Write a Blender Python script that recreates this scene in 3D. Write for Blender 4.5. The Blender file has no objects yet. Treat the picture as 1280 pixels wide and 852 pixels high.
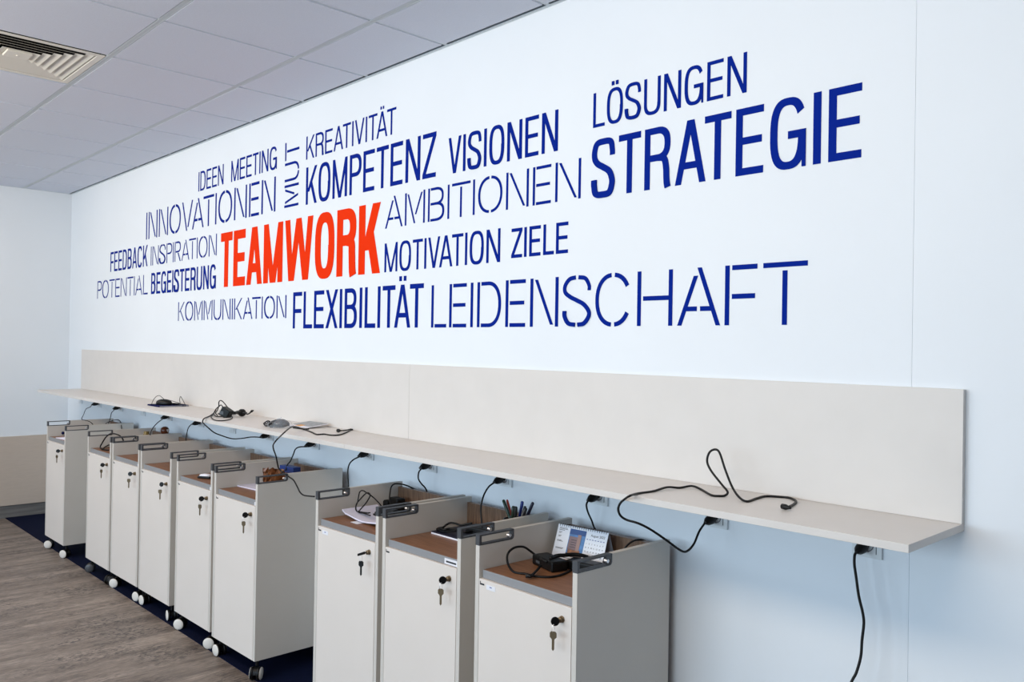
import bpy, bmesh, math, random
from mathutils import Vector, Matrix

C = bpy.context.scene.collection
S = bpy.context.scene
PI = math.pi

# ------------------------------------------------------------------ camera
FPX, YAW, PITCH, ROLL = 1042.1446, 0.81074, 0.00588, 0.01631
CAM = Vector((0.0, -2.2418, 1.525))
_f = Vector((-math.sin(YAW) * math.cos(PITCH), math.cos(YAW) * math.cos(PITCH), math.sin(PITCH)))
_r0 = Vector((math.cos(YAW), math.sin(YAW), 0))
_u0 = _r0.cross(_f)
_r = math.cos(ROLL) * _r0 + math.sin(ROLL) * _u0
_u = -math.sin(ROLL) * _r0 + math.cos(ROLL) * _u0
cd = bpy.data.cameras.new('camera')
cam = bpy.data.objects.new('camera', cd)
C.objects.link(cam)
cd.sensor_width = 36.0
cd.lens = FPX / 1280.0 * 36.0
cd.clip_start = 0.05
cam.matrix_world = Matrix(((_r.x, _u.x, -_f.x, CAM.x), (_r.y, _u.y, -_f.y, CAM.y), (_r.z, _u.z, -_f.z, CAM.z), (0, 0, 0, 1)))
S.camera = cam

# ------------------------------------------------------------------ light
S.view_settings.view_transform = 'Standard'
S.view_settings.look = 'None'
S.view_settings.gamma = 1.0
S.view_settings.use_curve_mapping = False
S.view_settings.exposure = 0.0
w = bpy.data.worlds.new('sky')
S.world = w
w.use_nodes = True
w.node_tree.nodes['Background'].inputs[0].default_value = (0.50, 0.70, 1.0, 1)
w.node_tree.nodes['Background'].inputs[1].default_value = 1.0


def area(name, loc, rot, sx, sy, col, power, spread=PI):
    l = bpy.data.lights.new(name, 'AREA')
    l.shape = 'RECTANGLE'
    l.size = sx
    l.size_y = sy
    l.color = col
    l.energy = power
    l.spread = spread
    o = bpy.data.objects.new(name, l)
    C.objects.link(o)
    o.location = loc
    o.rotation_euler = rot
    return o


ROOM_Y = -6.0          # window wall
ROOM_X0, ROOM_X1 = -8.042, 3.2
CEIL = 2.8004
WINS = [(-6.9, -4.6), (-4.1, -1.8), (-1.2, 1.1)]
# daylight coming in through the three windows opposite the lettered wall
for a, b, p in ((*WINS[0], 54), (*WINS[1], 96), (*WINS[2], 62)):
    area('window_daylight', ((a + b) / 2, ROOM_Y - 0.06, 1.75), (PI / 2, 0, 0), b - a - 0.1, 1.5, (0.70, 0.875, 1.0), p)
# ceiling luminaires of the room, behind the camera's view, washing the lettered wall
for x, y, p in ((-6.7, -2.1, 19), (-4.8, -2.1, 17.5), (-2.9, -2.1, 14), (-1.0, -2.1, 20)):
    area('ceiling_lamp', (x, y, CEIL - 0.16), (math.radians(50), 0, 0), 1.6, 0.45, (1.0, 0.81, 0.61), p)


# ------------------------------------------------------------------ helpers
def at(u, v, Y=None, Z=None, X=None):
    d = _f + _r * ((u - 640) / FPX) - _u * ((v - 426) / FPX)
    if Y is not None:
        t = (Y - CAM.y) / d.y
    elif Z is not None:
        t = (Z - CAM.z) / d.z
    else:
        t = (X - CAM.x) / d.x
    return CAM + d * t


def lin(c):
    return tuple(((v / 255) / 12.92 if v / 255 <= 0.04045 else ((v / 255 + 0.055) / 1.055) ** 2.4) for v in c)


def mat(name, rgb, rough=0.5, metal=0.0, noise=0.0, nscale=40.0, stretch=(1, 1, 1), bump=0.0, spec=0.5, trans=0.0, alpha=1.0):
    m = bpy.data.materials.new(name)
    m.use_nodes = True
    nt = m.node_tree
    b = nt.nodes['Principled BSDF']
    col = lin(rgb)
    b.inputs['Base Color'].default_value = (*col, 1)
    b.inputs['Roughness'].default_value = rough
    b.inputs['Metallic'].default_value = metal
    b.inputs['Specular IOR Level'].default_value = spec
    b.inputs['Transmission Weight'].default_value = trans
    b.inputs['Alpha'].default_value = alpha
    if noise or bump:
        tc = nt.nodes.new('ShaderNodeTexCoord')
        mp = nt.nodes.new('ShaderNodeMapping')
        mp.inputs['Scale'].default_value = stretch
        no = nt.nodes.new('ShaderNodeTexNoise')
        no.inputs['Scale'].default_value = nscale
        no.inputs['Detail'].default_value = 5
        nt.links.new(tc.outputs['Object'], mp.inputs[0])
        nt.links.new(mp.outputs[0], no.inputs[0])
        if noise:
            r = nt.nodes.new('ShaderNodeValToRGB')
            r.color_ramp.elements[0].position = 0.3
            r.color_ramp.elements[1].position = 0.7
            r.color_ramp.elements[0].color = (*[max(0, c * (1 - noise)) for c in col], 1)
            r.color_ramp.elements[1].color = (*[min(1, c * (1 + noise)) for c in col], 1)
            nt.links.new(no.outputs[0], r.inputs[0])
            nt.links.new(r.outputs[0], b.inputs['Base Color'])
        if bump:
            bp = nt.nodes.new('ShaderNodeBump')
            bp.inputs['Strength'].default_value = bump
            bp.inputs['Distance'].default_value = 0.002
            nt.links.new(no.outputs[0], bp.inputs['Height'])
            nt.links.new(bp.outputs[0], b.inputs['Normal'])
    return m


M = {}
M['wall'] = mat('wall_paint', (228, 234, 240), 0.85, noise=0.012, nscale=2.0, bump=0.05)
M['wall_left'] = mat('wall_paint_left', (226, 231, 236), 0.85, noise=0.012, nscale=2.0)
M['tile'] = mat('ceiling_tile', (212, 216, 228), 0.95, noise=0.03, nscale=220, bump=0.25)
M['tee'] = mat('ceiling_grid_metal', (205, 212, 216), 0.5)
M['trimwood'] = mat('pale_board', (192, 178, 165), 0.6, noise=0.03, nscale=14, stretch=(1, 1, 6))
M['laminate'] = mat('warm_white_laminate', (222, 214, 207), 0.45, noise=0.012, nscale=6, spec=0.4)
M['shelf'] = mat('shelf_laminate', (214, 210, 206), 0.42, noise=0.018, nscale=9, stretch=(1, 1, 1), spec=0.4)
M['side'] = mat('side_panel_laminate', (206, 201, 194), 0.5, noise=0.01, nscale=8)
M['vent'] = mat('diffuser_enamel', (226, 221, 210), 0.5)
M['dark'] = mat('dark_void', (14, 14, 16), 0.9)
M['steel'] = mat('dark_grey_metal', (80, 82, 86), 0.4, metal=0.3)
M['lip'] = mat('grey_metal_lip', (150, 151, 154), 0.45, metal=0.25)
M['chrome'] = mat('bright_chrome', (225, 225, 228), 0.3, metal=1.0)
M['brass'] = mat('worn_key_metal', (122, 106, 84), 0.35, metal=0.85)
M['black'] = mat('black_plastic', (9, 9, 10), 0.42, spec=0.3)
M['cord'] = mat('black_rubber', (8, 8, 9), 0.5, spec=0.3)
M['cap'] = mat('wheel_cap_plastic', (226, 221, 214), 0.45)
M['blue'] = mat('blue_vinyl', (0, 34, 136), 0.6, spec=0.04)
M['red'] = mat('red_orange_vinyl', (232, 50, 2), 0.6, spec=0.04)
M['socket'] = mat('socket_plastic', (216, 222, 226), 0.35)
M['slot'] = mat('socket_slot', (70, 74, 80), 0.6)
M['navybook'] = mat('navy_cover', (20, 26, 70), 0.85, spec=0.08)
M['paper'] = mat('white_paper', (232, 232, 240), 0.8)
M['lilac'] = mat('lilac_paper', (218, 214, 230), 0.8)
M['grey'] = mat('mid_grey_plastic', (120, 124, 134), 0.45)
M['frame'] = mat('window_frame_white', (225, 226, 226), 0.5)
M['white'] = mat('white_sticker', (228, 228, 234), 0.6)
M['ink'] = mat('dark_ink', (30, 32, 40), 0.7)
M['inkblue'] = mat('blue_ink', (40, 70, 150), 0.7)


def wood(name, a, b, axis_scale, scale=9.0):
    m = bpy.data.materials.new(name)
    m.use_nodes = True
    nt = m.node_tree
    bs = nt.nodes['Principled BSDF']
    bs.inputs['Roughness'].default_value = 0.42
    tc = nt.nodes.new('ShaderNodeTexCoord')
    mp = nt.nodes.new('ShaderNodeMapping')
    mp.inputs['Scale'].default_value = axis_scale
    no = nt.nodes.new('ShaderNodeTexNoise')
    no.inputs['Scale'].default_value = scale
    no.inputs['Detail'].default_value = 8
    no.inputs['Roughness'].default_value = 0.6
    r = nt.nodes.new('ShaderNodeValToRGB')
    r.color_ramp.elements[0].position = 0.35
    r.color_ramp.elements[1].position = 0.68
    r.color_ramp.elements[0].color = (*lin(a), 1)
    r.color_ramp.elements[1].color = (*lin(b), 1)
    nt.links.new(tc.outputs['Object'], mp.inputs[0])
    nt.links.new(mp.outputs[0], no.inputs[0])
    nt.links.new(no.outputs[0], r.inputs[0])
    nt.links.new(r.outputs[0], bs.inputs['Base Color'])
    return m


M['wood'] = wood('brown_wood_tray', (118, 78, 52), (150, 104, 72), (1.2, 12, 12))
M['woodback'] = wood('brown_wood_back', (96, 72, 56), (136, 106, 84), (14, 14, 1.2))


def linoleum():
    m = bpy.data.materials.new('streaked_linoleum')
    m.use_nodes = True
    nt = m.node_tree
    N, L = nt.nodes, nt.links
    b = N['Principled BSDF']
    b.inputs['Roughness'].default_value = 0.5
    tc = N.new('ShaderNodeTexCoord')

    def noise(scale_vec, scale, detail, rough=0.6, dist=0.0):
        mp = N.new('ShaderNodeMapping')
        mp.inputs['Scale'].default_value = scale_vec
        n = N.new('ShaderNodeTexNoise')
        n.inputs['Scale'].default_value = scale
        n.inputs['Detail'].default_value = detail
        n.inputs['Roughness'].default_value = rough
        n.inputs['Distortion'].default_value = dist
        L.new(tc.outputs['Object'], mp.inputs[0])
        L.new(mp.outputs[0], n.inputs[0])
        return n

    def ramp(src, p0, c0, p1, c1, mid=None):
        r = N.new('ShaderNodeValToRGB')
        r.color_ramp.elements[0].position = p0
        r.color_ramp.elements[1].position = p1
        r.color_ramp.elements[0].color = (*c0, 1)
        r.color_ramp.elements[1].color = (*c1, 1)
        if mid:
            e = r.color_ramp.elements.new(mid[0])
            e.color = (*mid[1], 1)
        L.new(src.outputs[0], r.inputs[0])
        return r

    def mul(a, bb, f=1.0, mode='MULTIPLY'):
        x = N.new('ShaderNodeMix')
        x.data_type = 'RGBA'
        x.blend_type = mode
        x.inputs[0].default_value = f
        L.new(a.outputs[0] if a.bl_idname != 'ShaderNodeMix' else a.outputs[2], x.inputs[6])
        L.new(bb.outputs[0] if bb.bl_idname != 'ShaderNodeMix' else bb.outputs[2], x.inputs[7])
        return x
    broad = noise((9.0, 0.9, 1), 1.0, 8, 0.72, 0.6)
    base = ramp(broad, 0.34, lin((102, 91, 84)), 0.68, lin((170, 156, 145)), (0.5, lin((134, 122, 113))))
    fine = noise((90.0, 16.0, 1), 1.0, 6, 0.75, 0.4)
    f2 = ramp(fine, 0.38, (0.60, 0.60, 0.60), 0.63, (1.22, 1.20, 1.18))
    fleck = noise((110.0, 34.0, 1), 1.0, 3, 0.6, 0.8)
    f3 = ramp(fleck, 0.42, (0.22, 0.22, 0.25), 0.49, (1, 1, 1))
    patch = noise((5.0, 2.0, 1), 1.0, 2)
    pm = ramp(patch, 0.44, (0, 0, 0), 0.60, (1, 1, 1))
    a1 = mul(base, f2)
    a2 = mul(a1, f3)
    L.new(pm.outputs[0], a2.inputs[0])
    L.new(a2.outputs[2], b.inputs['Base Color'])
    return m


M['floor'] = linoleum()
M['carpet'] = mat('navy_carpet', (7, 15, 42), 0.95, noise=0.35, nscale=260, bump=0.6, spec=0.1)


class MB:
    """collects shapes, builds one mesh object"""

    def __init__(s):
        s.v = []
        s.f = []
        s.mi = []
        s.sm = []
        s.k = 0
        s.smooth = False

    def add(s, vs, fs):
        o = len(s.v)
        s.v += [tuple(x) for x in vs]
        for f in fs:
            s.f.append([i + o for i in f])
            s.mi.append(s.k)
            s.sm.append(s.smooth)

    def box(s, x0, x1, y0, y1, z0, z1, T=None):
        vs = [Vector(p) for p in ((x0, y0, z0), (x1, y0, z0), (x1, y1, z0), (x0, y1, z0), (x0, y0, z1), (x1, y0, z1), (x1, y1, z1), (x0, y1, z1))]
        if T is not None:
            vs = [T @ p for p in vs]
        s.add(vs, [(0, 3, 2, 1), (4, 5, 6, 7), (0, 1, 5, 4), (1, 2, 6, 5), (2, 3, 7, 6), (3, 0, 4, 7)])
        return s

    def rbox(s, x0, x1, y0, y1, z0, z1, b=0.002, seg=2, T=None):
        bm = bmesh.new()
        bmesh.ops.create_cube(bm, size=1.0)
        for v in bm.verts:
            v.co = Vector(((x0 + x1) / 2 + v.co.x * (x1 - x0), (y0 + y1) / 2 + v.co.y * (y1 - y0), (z0 + z1) / 2 + v.co.z * (z1 - z0)))
        bmesh.ops.bevel(bm, geom=bm.edges[:], offset=b, segments=seg, affect='EDGES', profile=0.6)
        bm.verts.index_update()
        vs = [(T @ v.co) if T is not None else v.co.copy() for v in bm.verts]
        fs = [[v.index for v in f.verts] for f in bm.faces]
        bm.free()
        s.add(vs, fs)
        return s

    def prism(s, pts, d, flip=False):
        """pts: list of 3d points (planar ngon), d: extrusion vector"""
        n = len(pts)
        d = Vector(d)
        vs = [Vector(p) for p in pts] + [Vector(p) + d for p in pts]
        fs = [list(range(n))[::-1], list(range(n, 2 * n))]
        for i in range(n):
            j = (i + 1) % n
            fs.append([i, j, j + n, i + n])
        s.add(vs, fs)
        return s

    def cyl(s, a, b, r, r2=None, n=16, caps=True):
        a, b = Vector(a), Vector(b)
        r2 = r if r2 is None else r2
        d = (b - a).normalized()
        x = d.orthogonal().normalized()
        y = d.cross(x)
        vs = []
        for p, rr in ((a, r), (b, r2)):
            for i in range(n):
                t = 2 * PI * i / n
                vs.append(p + (x * math.cos(t) + y * math.sin(t)) * rr)
        fs = [[i, (i + 1) % n, n + (i + 1) % n, n + i] for i in range(n)]
        if caps:
            fs += [list(range(n))[::-1], list(range(n, 2 * n))]
        s.add(vs, fs)
        return s

    def tube(s, pts, r, n=8, closed=False, caps=True):
        P = [Vector(p) for p in pts]
        m = len(P)
        rr = r if isinstance(r, (list, tuple)) else [r] * m
        tang = []
        for i in range(m):
            if closed:
                t = P[(i + 1) % m] - P[(i - 1) % m]
            else:
                t = P[min(i + 1, m - 1)] - P[max(i - 1, 0)]
            tang.append(t.normalized() if t.length > 1e-9 else Vector((0, 0, 1)))
        nrm = tang[0].orthogonal().normalized()
        vs = []
        for i in range(m):
            nrm = nrm - tang[i] * nrm.dot(tang[i])
            if nrm.length < 1e-6:
                nrm = tang[i].orthogonal()
            nrm.normalize()
            b = tang[i].cross(nrm)
            for k in range(n):
                t = 2 * PI * k / n
                vs.append(P[i] + (nrm * math.cos(t) + b * math.sin(t)) * rr[i])
        fs = []
        for i in range(m if closed else m - 1):
            for k in range(n):
                i2 = (i + 1) % m
                fs.append([i * n + k, i * n + (k + 1) % n, i2 * n + (k + 1) % n, i2 * n + k])
        if caps and not closed:
            fs += [list(range(n))[::-1], [(m - 1) * n + k for k in range(n)]]
        s.add(vs, fs)
        return s

    def lathe(s, prof, a, d, n=20):
        """prof: (radius, height) pairs along axis d from point a"""
        a, d = Vector(a), Vector(d).normalized()
        x = d.orthogonal().normalized()
        y = d.cross(x)
        vs = []
        for r, h in prof:
            for i in range(n):
                t = 2 * PI * i / n
                vs.append(a + d * h + (x * math.cos(t) + y * math.sin(t)) * max(r, 1e-5))
        fs = []
        for j in range(len(prof) - 1):
            for i in range(n):
                fs.append([j * n + i, j * n + (i + 1) % n, (j + 1) * n + (i + 1) % n, (j + 1) * n + i])
        s.add(vs, fs)
        return s

    def build(s, name, mats, parent=None, loc=None, bevel=0.0):
        me = bpy.data.meshes.new(name)
        v = s.v
        if loc is not None:
            l = Vector(loc)
            v = [tuple(Vector(p) - l) for p in v]
        me.from_pydata(v, [], s.f)
        if not isinstance(mats, (list, tuple)):
            mats = [mats]
        for m in mats:
            me.materials.append(m)
        for p, k, sm in zip(me.polygons, s.mi, s.sm):
            p.material_index = k
            p.use_smooth = sm
        bm = bmesh.new()
        bm.from_mesh(me)
        bmesh.ops.recalc_face_normals(bm, faces=bm.faces[:])
        bm.to_mesh(me)
        bm.free()
        me.update()
        o = bpy.data.objects.new(name, me)
        C.objects.link(o)
        if parent is not None:
            o.parent = parent
        if loc is not None:
            o.location = loc
        if bevel:
            md = o.modifiers.new('bevel', 'BEVEL')
            md.width = bevel
            md.segments = 2
            md.limit_method = 'ANGLE'
        return o


def tag(o, label=None, cat=None, group=None, kind=None):
    if label:
        o['label'] = label
    if cat:
        o['category'] = cat
    if group:
        o['group'] = group
    if kind:
        o['kind'] = kind
    return o


def thing(name, loc, rz=0.0, label=None, cat=None, group=None):
    o = bpy.data.objects.new(name, None)
    o.empty_display_size = 0.1
    C.objects.link(o)
    o.location = loc
    o.rotation_euler = (0, 0, rz)
    return tag(o, label, cat, group)


def smooth_path(pts, seg=6, closed=False):
    P = [Vector(p) for p in pts]
    m = len(P)
    out = []
    rng = range(m if closed else m - 1)
    for i in rng:
        if closed:
            p0, p1, p2, p3 = P[(i - 1) % m], P[i], P[(i + 1) % m], P[(i + 2) % m]
        else:
            p1, p2 = P[i], P[i + 1]
            p0 = P[i - 1] if i > 0 else p1 * 2 - p2
            p3 = P[i + 2] if i + 2 < m else p2 * 2 - p1
        # centripetal-ish catmull rom
        for k in range(seg):
            t = k / seg
            t2, t3 = t * t, t * t * t
            out.append(0.5 * ((2 * p1) + (p2 - p0) * t + (2 * p0 - 5 * p1 + 4 * p2 - p3) * t2 + (3 * p1 - p0 - 3 * p2 + p3) * t3))
    if not closed:
        out.append(P[-1])
    return out


# ------------------------------------------------------------------ structure
# floor
o = MB().box(ROOM_X0 - 0.1, ROOM_X1 + 0.1, ROOM_Y - 0.3, 0.1, -0.1, 0.0).build('floor', M['floor'])
tag(o, kind='structure')
cstrip = MB().box(ROOM_X0 + 0.003, ROOM_X1 - 0.01, -0.468, -0.001, 0.0002, 0.005).build('carpet_strip', M['carpet'])
tag(cstrip, 'navy blue carpet strip along the wall under the mobile cabinets', 'carpet')

# lettered wall: two wall boards meeting in a fine vertical joint
SEAM = -0.852
wb = MB()
wb.box(ROOM_X0 - 0.1, SEAM - 0.0005, 0, 0.1, 0, 3.0)
wb.box(SEAM + 0.0005, ROOM_X1 + 0.1, 0, 0.1, 0, 3.0)
wb.box(SEAM - 0.003, SEAM + 0.003, 0.0016, 0.09, 0, 3.0)
tag(wb.build('wall_back', M['wall']), kind='structure')
tag(MB().box(ROOM_X0 - 0.1, ROOM_X0, ROOM_Y - 0.2, 0.0, 0.108, 3.0).build('wall_left', M['wall_left']), kind='structure')
sk = MB().box(ROOM_X0 - 0.1, ROOM_X0 + 0.001, ROOM_Y - 0.2, 0.0, 0.0, 0.108)
tag(sk.build('baseboard_left', mat('grey_linoleum_skirting', (112, 110, 108), 0.5, noise=0.25, nscale=3, stretch=(1, 1, 14))), kind='structure')
tag(MB().box(ROOM_X0, ROOM_X0 + 0.018, ROOM_Y, -0.002, 0.108, 0.69).build('trim_1', M['trimwood'], bevel=0.001), kind='structure')
tag(MB().box(ROOM_X1, ROOM_X1 + 0.1, ROOM_Y - 0.2, 0.1, 0.0, 3.0).build('wall_right', mat('low_bounce_wall', (96, 92, 88), 0.8)), kind='structure')  # unseen wall, coloured dark to cut bounce light on right-facing sides
# window wall behind the camera
wf = MB()
xs = [ROOM_X0] + [c for ab in WINS for c in ab] + [ROOM_X1]
for i in range(0, len(xs), 2):
    wf.box(xs[i], xs[i + 1], ROOM_Y - 0.2, ROOM_Y, 0, 3.0)
for a, b in WINS:
    wf.box(a, b, ROOM_Y - 0.2, ROOM_Y, 0, 0.9)
    wf.box(a, b, ROOM_Y - 0.2, ROOM_Y, 2.6, 3.0)
tag(wf.build('wall_front', M['wall_left']), kind='structure')
for i, (a, b) in enumerate(WINS):
    wn = MB()
    y0, y1 = ROOM_Y - 0.16, ROOM_Y - 0.10
    wn.box(a, a + 0.06, y0, y1, 0.9, 2.6).box(b - 0.06, b, y0, y1, 0.9, 2.6).box(a, b, y0, y1, 0.9, 0.96).box(a, b, y0, y1, 2.54, 2.6)
    c = (a + b) / 2
    wn.box(c - 0.04, c + 0.04, y0, y1, 0.96, 2.54)
    tag(wn.build('window_%d' % (i + 1), M['frame']), kind='structure')

# ceiling: slab above, tees, tegular tiles one by one
GX0, GP = -3.38, 0.6
GY0 = -0.386
ceil = MB().box(ROOM_X0 - 0.1, ROOM_X1 + 0.1, ROOM_Y - 0.2, 0.1, CEIL + 0.20, CEIL + 0.25).build('ceiling', M['tile'])
tag(ceil, kind='structure')
gx = [GX0 + GP * k for k in range(-7, 11)]
gy = [GY0 - GP * k for k in range(0, 10)]
TW = 0.012
for x in gx:
    MB().box(x - TW * 0.75, x + TW * 0.75, ROOM_Y, 0, CEIL + 0.004, CEIL + 0.006).build('cross_tee', M['tee'], ceil)
for y in gy:
    m = MB().box(ROOM_X0, ROOM_X1, y - TW, y + TW, CEIL + 0.0, CEIL + 0.003)
    m.box(ROOM_X0, ROOM_X1, y - 0.001, y + 0.001, CEIL, CEIL + 0.03)
    m.build('main_runner', M['tee'], ceil)
xe = [ROOM_X0 + 0.02] + gx + [ROOM_X1 - 0.02]
ye = [-0.018] + gy + [ROOM_Y + 0.02]
tile_mesh = {}
rnd = random.Random(4)
DX, DY = -3.98 - 0.3, GY0 - 0.6 - 0.3       # diffuser centre
for i in range(len(xe) - 1):
    for j in range(len(ye) - 1):
        x0, x1, y1, y0 = xe[i], xe[i + 1], ye[j], ye[j + 1]
        cx, cy = (x0 + x1) / 2, (y0 + y1) / 2
        if abs(cx - DX) < 0.1 and abs(cy - DY) < 0.1:
            continue
        hx, hy = (x1 - x0) / 2 - 0.009, (y1 - y0) / 2 - 0.0145
        key = (round(hx, 3), round(hy, 3))
        if key not in tile_mesh:
            t = MB().box(-hx, hx, -hy, hy, -0.001, 0.016).box(-hx - 0.005, hx + 0.005, -hy - 0.006, hy + 0.006, 0.008, 0.018)
            ob = t.build('ceiling_tile', M['tile'], ceil)
            tile_mesh[key] = ob.data
        else:
            ob = bpy.data.objects.new('ceiling_tile', tile_mesh[key])
            C.objects.link(ob)
            ob.parent = ceil
        ob.location = (cx, cy, CEIL + rnd.uniform(-0.0004, 0.0008))
# wall angle trims
tag(MB().box(ROOM_X0, ROOM_X1, -0.014, -0.0005, CEIL + 0.001, CEIL + 0.004).box(ROOM_X0, ROOM_X1, -0.002, -0.0005, CEIL, CEIL + 0.03).build('trim_2', M['tee']), kind='structure')
tag(MB().box(ROOM_X0 + 0.0005, ROOM_X0 + 0.022, ROOM_Y, -0.02, CEIL + 0.001, CEIL + 0.004).build('trim_3', M['tee']), kind='structure')

# air diffuser in the ceiling grid
vt = thing('air_diffuser', (DX, DY, CEIL), 0, 'square cream four-way louvred air diffuser set in the ceiling grid', 'air vent')
bk = MB()
bk.box(-0.27, 0.27, -0.27, 0.27, 0.17, 0.18)
for a in range(4):
    T = Matrix.Rotation(a * PI / 2, 4, 'Z')
    bk.box(-0.27, 0.27, 0.262, 0.27, 0.0, 0.18, T)
bk.build('plenum', M['dark'], vt)


def ring(mb, h0, z0, h1, z1, th=0.0025):
    # square ring running from half-size h0 at z0 to h1 at z1
    for a in range(4):
        T = Matrix.Rotation(a * PI / 2, 4, 'Z')
        pts = [(-h0, -h0, z0), (h0, -h0, z0), (h1, -h1, z1), (-h1, -h1, z1)]
        mb.prism([T @ Vector(p) for p in pts], (0, 0, th))


fr = MB()
ring(fr, 0.285, -0.001, 0.258, -0.001, 0.003)
ring(fr, 0.258, -0.001, 0.256, 0.03, 0.003)
fr.build('diffuser_frame', M['vent'], vt)
for k in range(6):
    h = 0.251 - k * 0.035
    v = MB()
    ring(v, h, 0.002, h - 0.027, 0.0105, 0.0012)
    v.build('vane', M['vent'], vt)
MB().rbox(-0.05, 0.05, -0.05, 0.05, -0.001, 0.012, 0.003, T=None).cyl((0, 0, -0.004), (0, 0, 0), 0.006).build('centre_plate', M['vent'], vt)


# ------------------------------------------------------------------ wall lettering
def catmull2(pts, seg=8):
    return [(p.x, p.y) for p in smooth_path([Vector((a, b, 0)) for a, b in pts], seg)]


def glyph(ch, w, t, th, stencil):
    """returns list of 2d polygons; cap height 1, box width w"""
    P = []
    g = 0.055 if stencil else 0.0       # stencil gap in y
    gx_ = t * 0.55 if stencil else 0.0   # stencil gap beside stems
    c = w / 2

    def rect(x0, y0, x1, y1):
        P.append([(x0, y0), (x1, y0), (x1, y1), (x0, y1)])

    def diag(x0, y0, x1, y1, tx):
        P.append([(x0, y0), (x0 + tx, y0), (x1 + tx, y1), (x1, y1)])

    def sup(cx, cy, rx, ry, a0, a1, n=2.5, tt=t, tth=th):
        """superellipse band, angles in degrees"""
        k = max(6, int(abs(a1 - a0) / 8))
        out, inn = [], []
        for i in range(k + 1):
            a = math.radians(a0 + (a1 - a0) * i / k)
            co, si = math.cos(a), math.sin(a)
            e = 2.0 / n
            ex = math.copysign(abs(co) ** e, co)
            ey = math.copysign(abs(si) ** e, si)
            out.append((cx + rx * ex, cy + ry * ey))
            inn.append((cx + (rx - tt) * ex, cy + (ry - tth) * ey))
        for i in range(k):
            P.append([inn[i], out[i], out[i + 1], inn[i + 1]])

    def stroke(pts, seg=8):
        q = catmull2(pts, seg)
        L, R_ = [], []
        for i in range(len(q)):
            a, b = q[max(i - 1, 0)], q[min(i + 1, len(q) - 1)]
            dx, dy = b[0] - a[0], b[1] - a[1]
            l = math.hypot(dx, dy) or 1
            dx, dy = dx / l, dy / l
            k = math.hypot(t * dy, th * dx) / 2
            L.append((q[i][0] - dy * k, q[i][1] + dx * k))
            R_.append((q[i][0] + dy * k, q[i][1] - dx * k))
        for i in range(len(q) - 1):
            P.append([L[i], R_[i], R_[i + 1], L[i + 1]])
    base = ch
    if ch == 'Ä':
        base = 'A'
    if ch == 'Ö':
        base = 'O'
    if base == 'I':
        rect(c - t / 2, 0, c + t / 2, 1)
    elif base in 'EF':
        rect(0, 0, t, 1)
        s = t + gx_
        rect(s, 1 - th, w, 1)
        m = 0.5 if base == 'E' else 0.47
        rect(s, m - th / 2 + 0.01, w * 0.94, m + th / 2 + 0.01)
        if base == 'E':
            rect(s, 0, w, th)
    elif base == 'L':
        rect(0, 0, t, 1)
        rect(t + gx_, 0, w, th)
    elif base == 'T':
        rect(0, 1 - th, w, 1)
        rect(c - t / 2, 0, c + t / 2, 1 - th - g)
    elif base == 'H':
        rect(0, 0, t, 1)
        rect(w - t, 0, w, 1)
        rect(t + gx_, 0.5 - th / 2, w - t, 0.5 + th / 2)
    elif base == 'N':
        rect(0, 0, t, 1)
        rect(w - t, 0, w, 1)
        if stencil:
            diag(w - t - gx_ - t * 1.05, 0.04, t + gx_, 0.97, t)
        else:
            diag(w - t * 1.18, 0, 0, 1, t * 1.18)
    elif base == 'M':
        rect(0, 0, t, 1)
        rect(w - t, 0, w, 1)
        if stencil:
            diag(c - t * 0.5, 0.03, t + gx_, 0.95, t * 0.9)
            diag(c + t * 0.1, 0.30, w - t - gx_ - t * 0.9, 0.95, t * 0.9)
        else:
            tx = t * 0.98
            diag(c - tx * 0.6, 0, 0, 1, tx)
            diag(c - tx * 0.4, 0, w - tx, 1, tx)
    elif base == 'W':
        tx = t * 0.98
        q = w * 0.25
        diag(q - tx * .55, 0, 0, 1, tx)
        diag(q - tx * .45, 0, c - tx * .5, 1, tx)
        diag(w - q - tx * .55, 0, c - tx * .5, 1, tx)
        diag(w - q - tx * .45, 0, w - tx, 1, tx)
    elif base == 'V':
        tx = t * 1.02
        if stencil:
            diag(c - tx * 0.9, 0, 0, 1, tx)
            diag(c + tx * 0.25, 0.12, w - tx, 1, tx)
        else:
            diag(c - tx * .58, 0, 0, 1, tx)
            diag(c - tx * .42, 0, w - tx, 1, tx)
    elif base == 'X':
        tx = t * 1.12
        diag(w - tx, 0, 0, 1, tx)
        diag(0, 0, w - tx, 1, tx)
    elif base == 'A':
        tx = t * 1.02
        yb = 0.29
        if stencil:
            diag(w - tx, 0, c - tx * 0.35, 1, tx)
            # shorter left leg
            x1 = c - tx * 0.55 - (0.14 * (c - tx / 2))
            diag(0, 0, x1, 0.86, tx)
            lx = yb * x1 / 0.86 + tx
            rx = w - tx - yb * (w - tx - c + tx * .35)
            mid = (lx + rx) / 2
            rect(lx - tx * .3, yb - th / 2, mid - gx_ * .7, yb + th / 2)
            rect(mid + gx_ * .7, yb - th / 2, rx + tx * .3, yb + th / 2)
        else:
            diag(0, 0, c - tx * .58, 1, tx)
            diag(w - tx, 0, c - tx * .42, 1, tx)
            rect(w * .2, yb - th / 2, w * .8, yb + th / 2)
    elif base == 'K':
        rect(0, 0, t, 1)
        tx = t * 1.15
        if stencil:
            diag(t + gx_ * .8, 0.46, w - tx, 1, tx)
            diag(w - tx, 0, t + gx_ + (w - t) * .16, 0.52, tx)
        else:
            diag(t * .55, 0.34, w - tx * 1.03, 1, tx)
            diag(w - tx, 0, w * .34, 0.60, tx)
    elif base == 'Z':
        rect(0, 1 - th, w, 1)
        rect(0, 0, w, th)
        tx = t * 1.15
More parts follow.
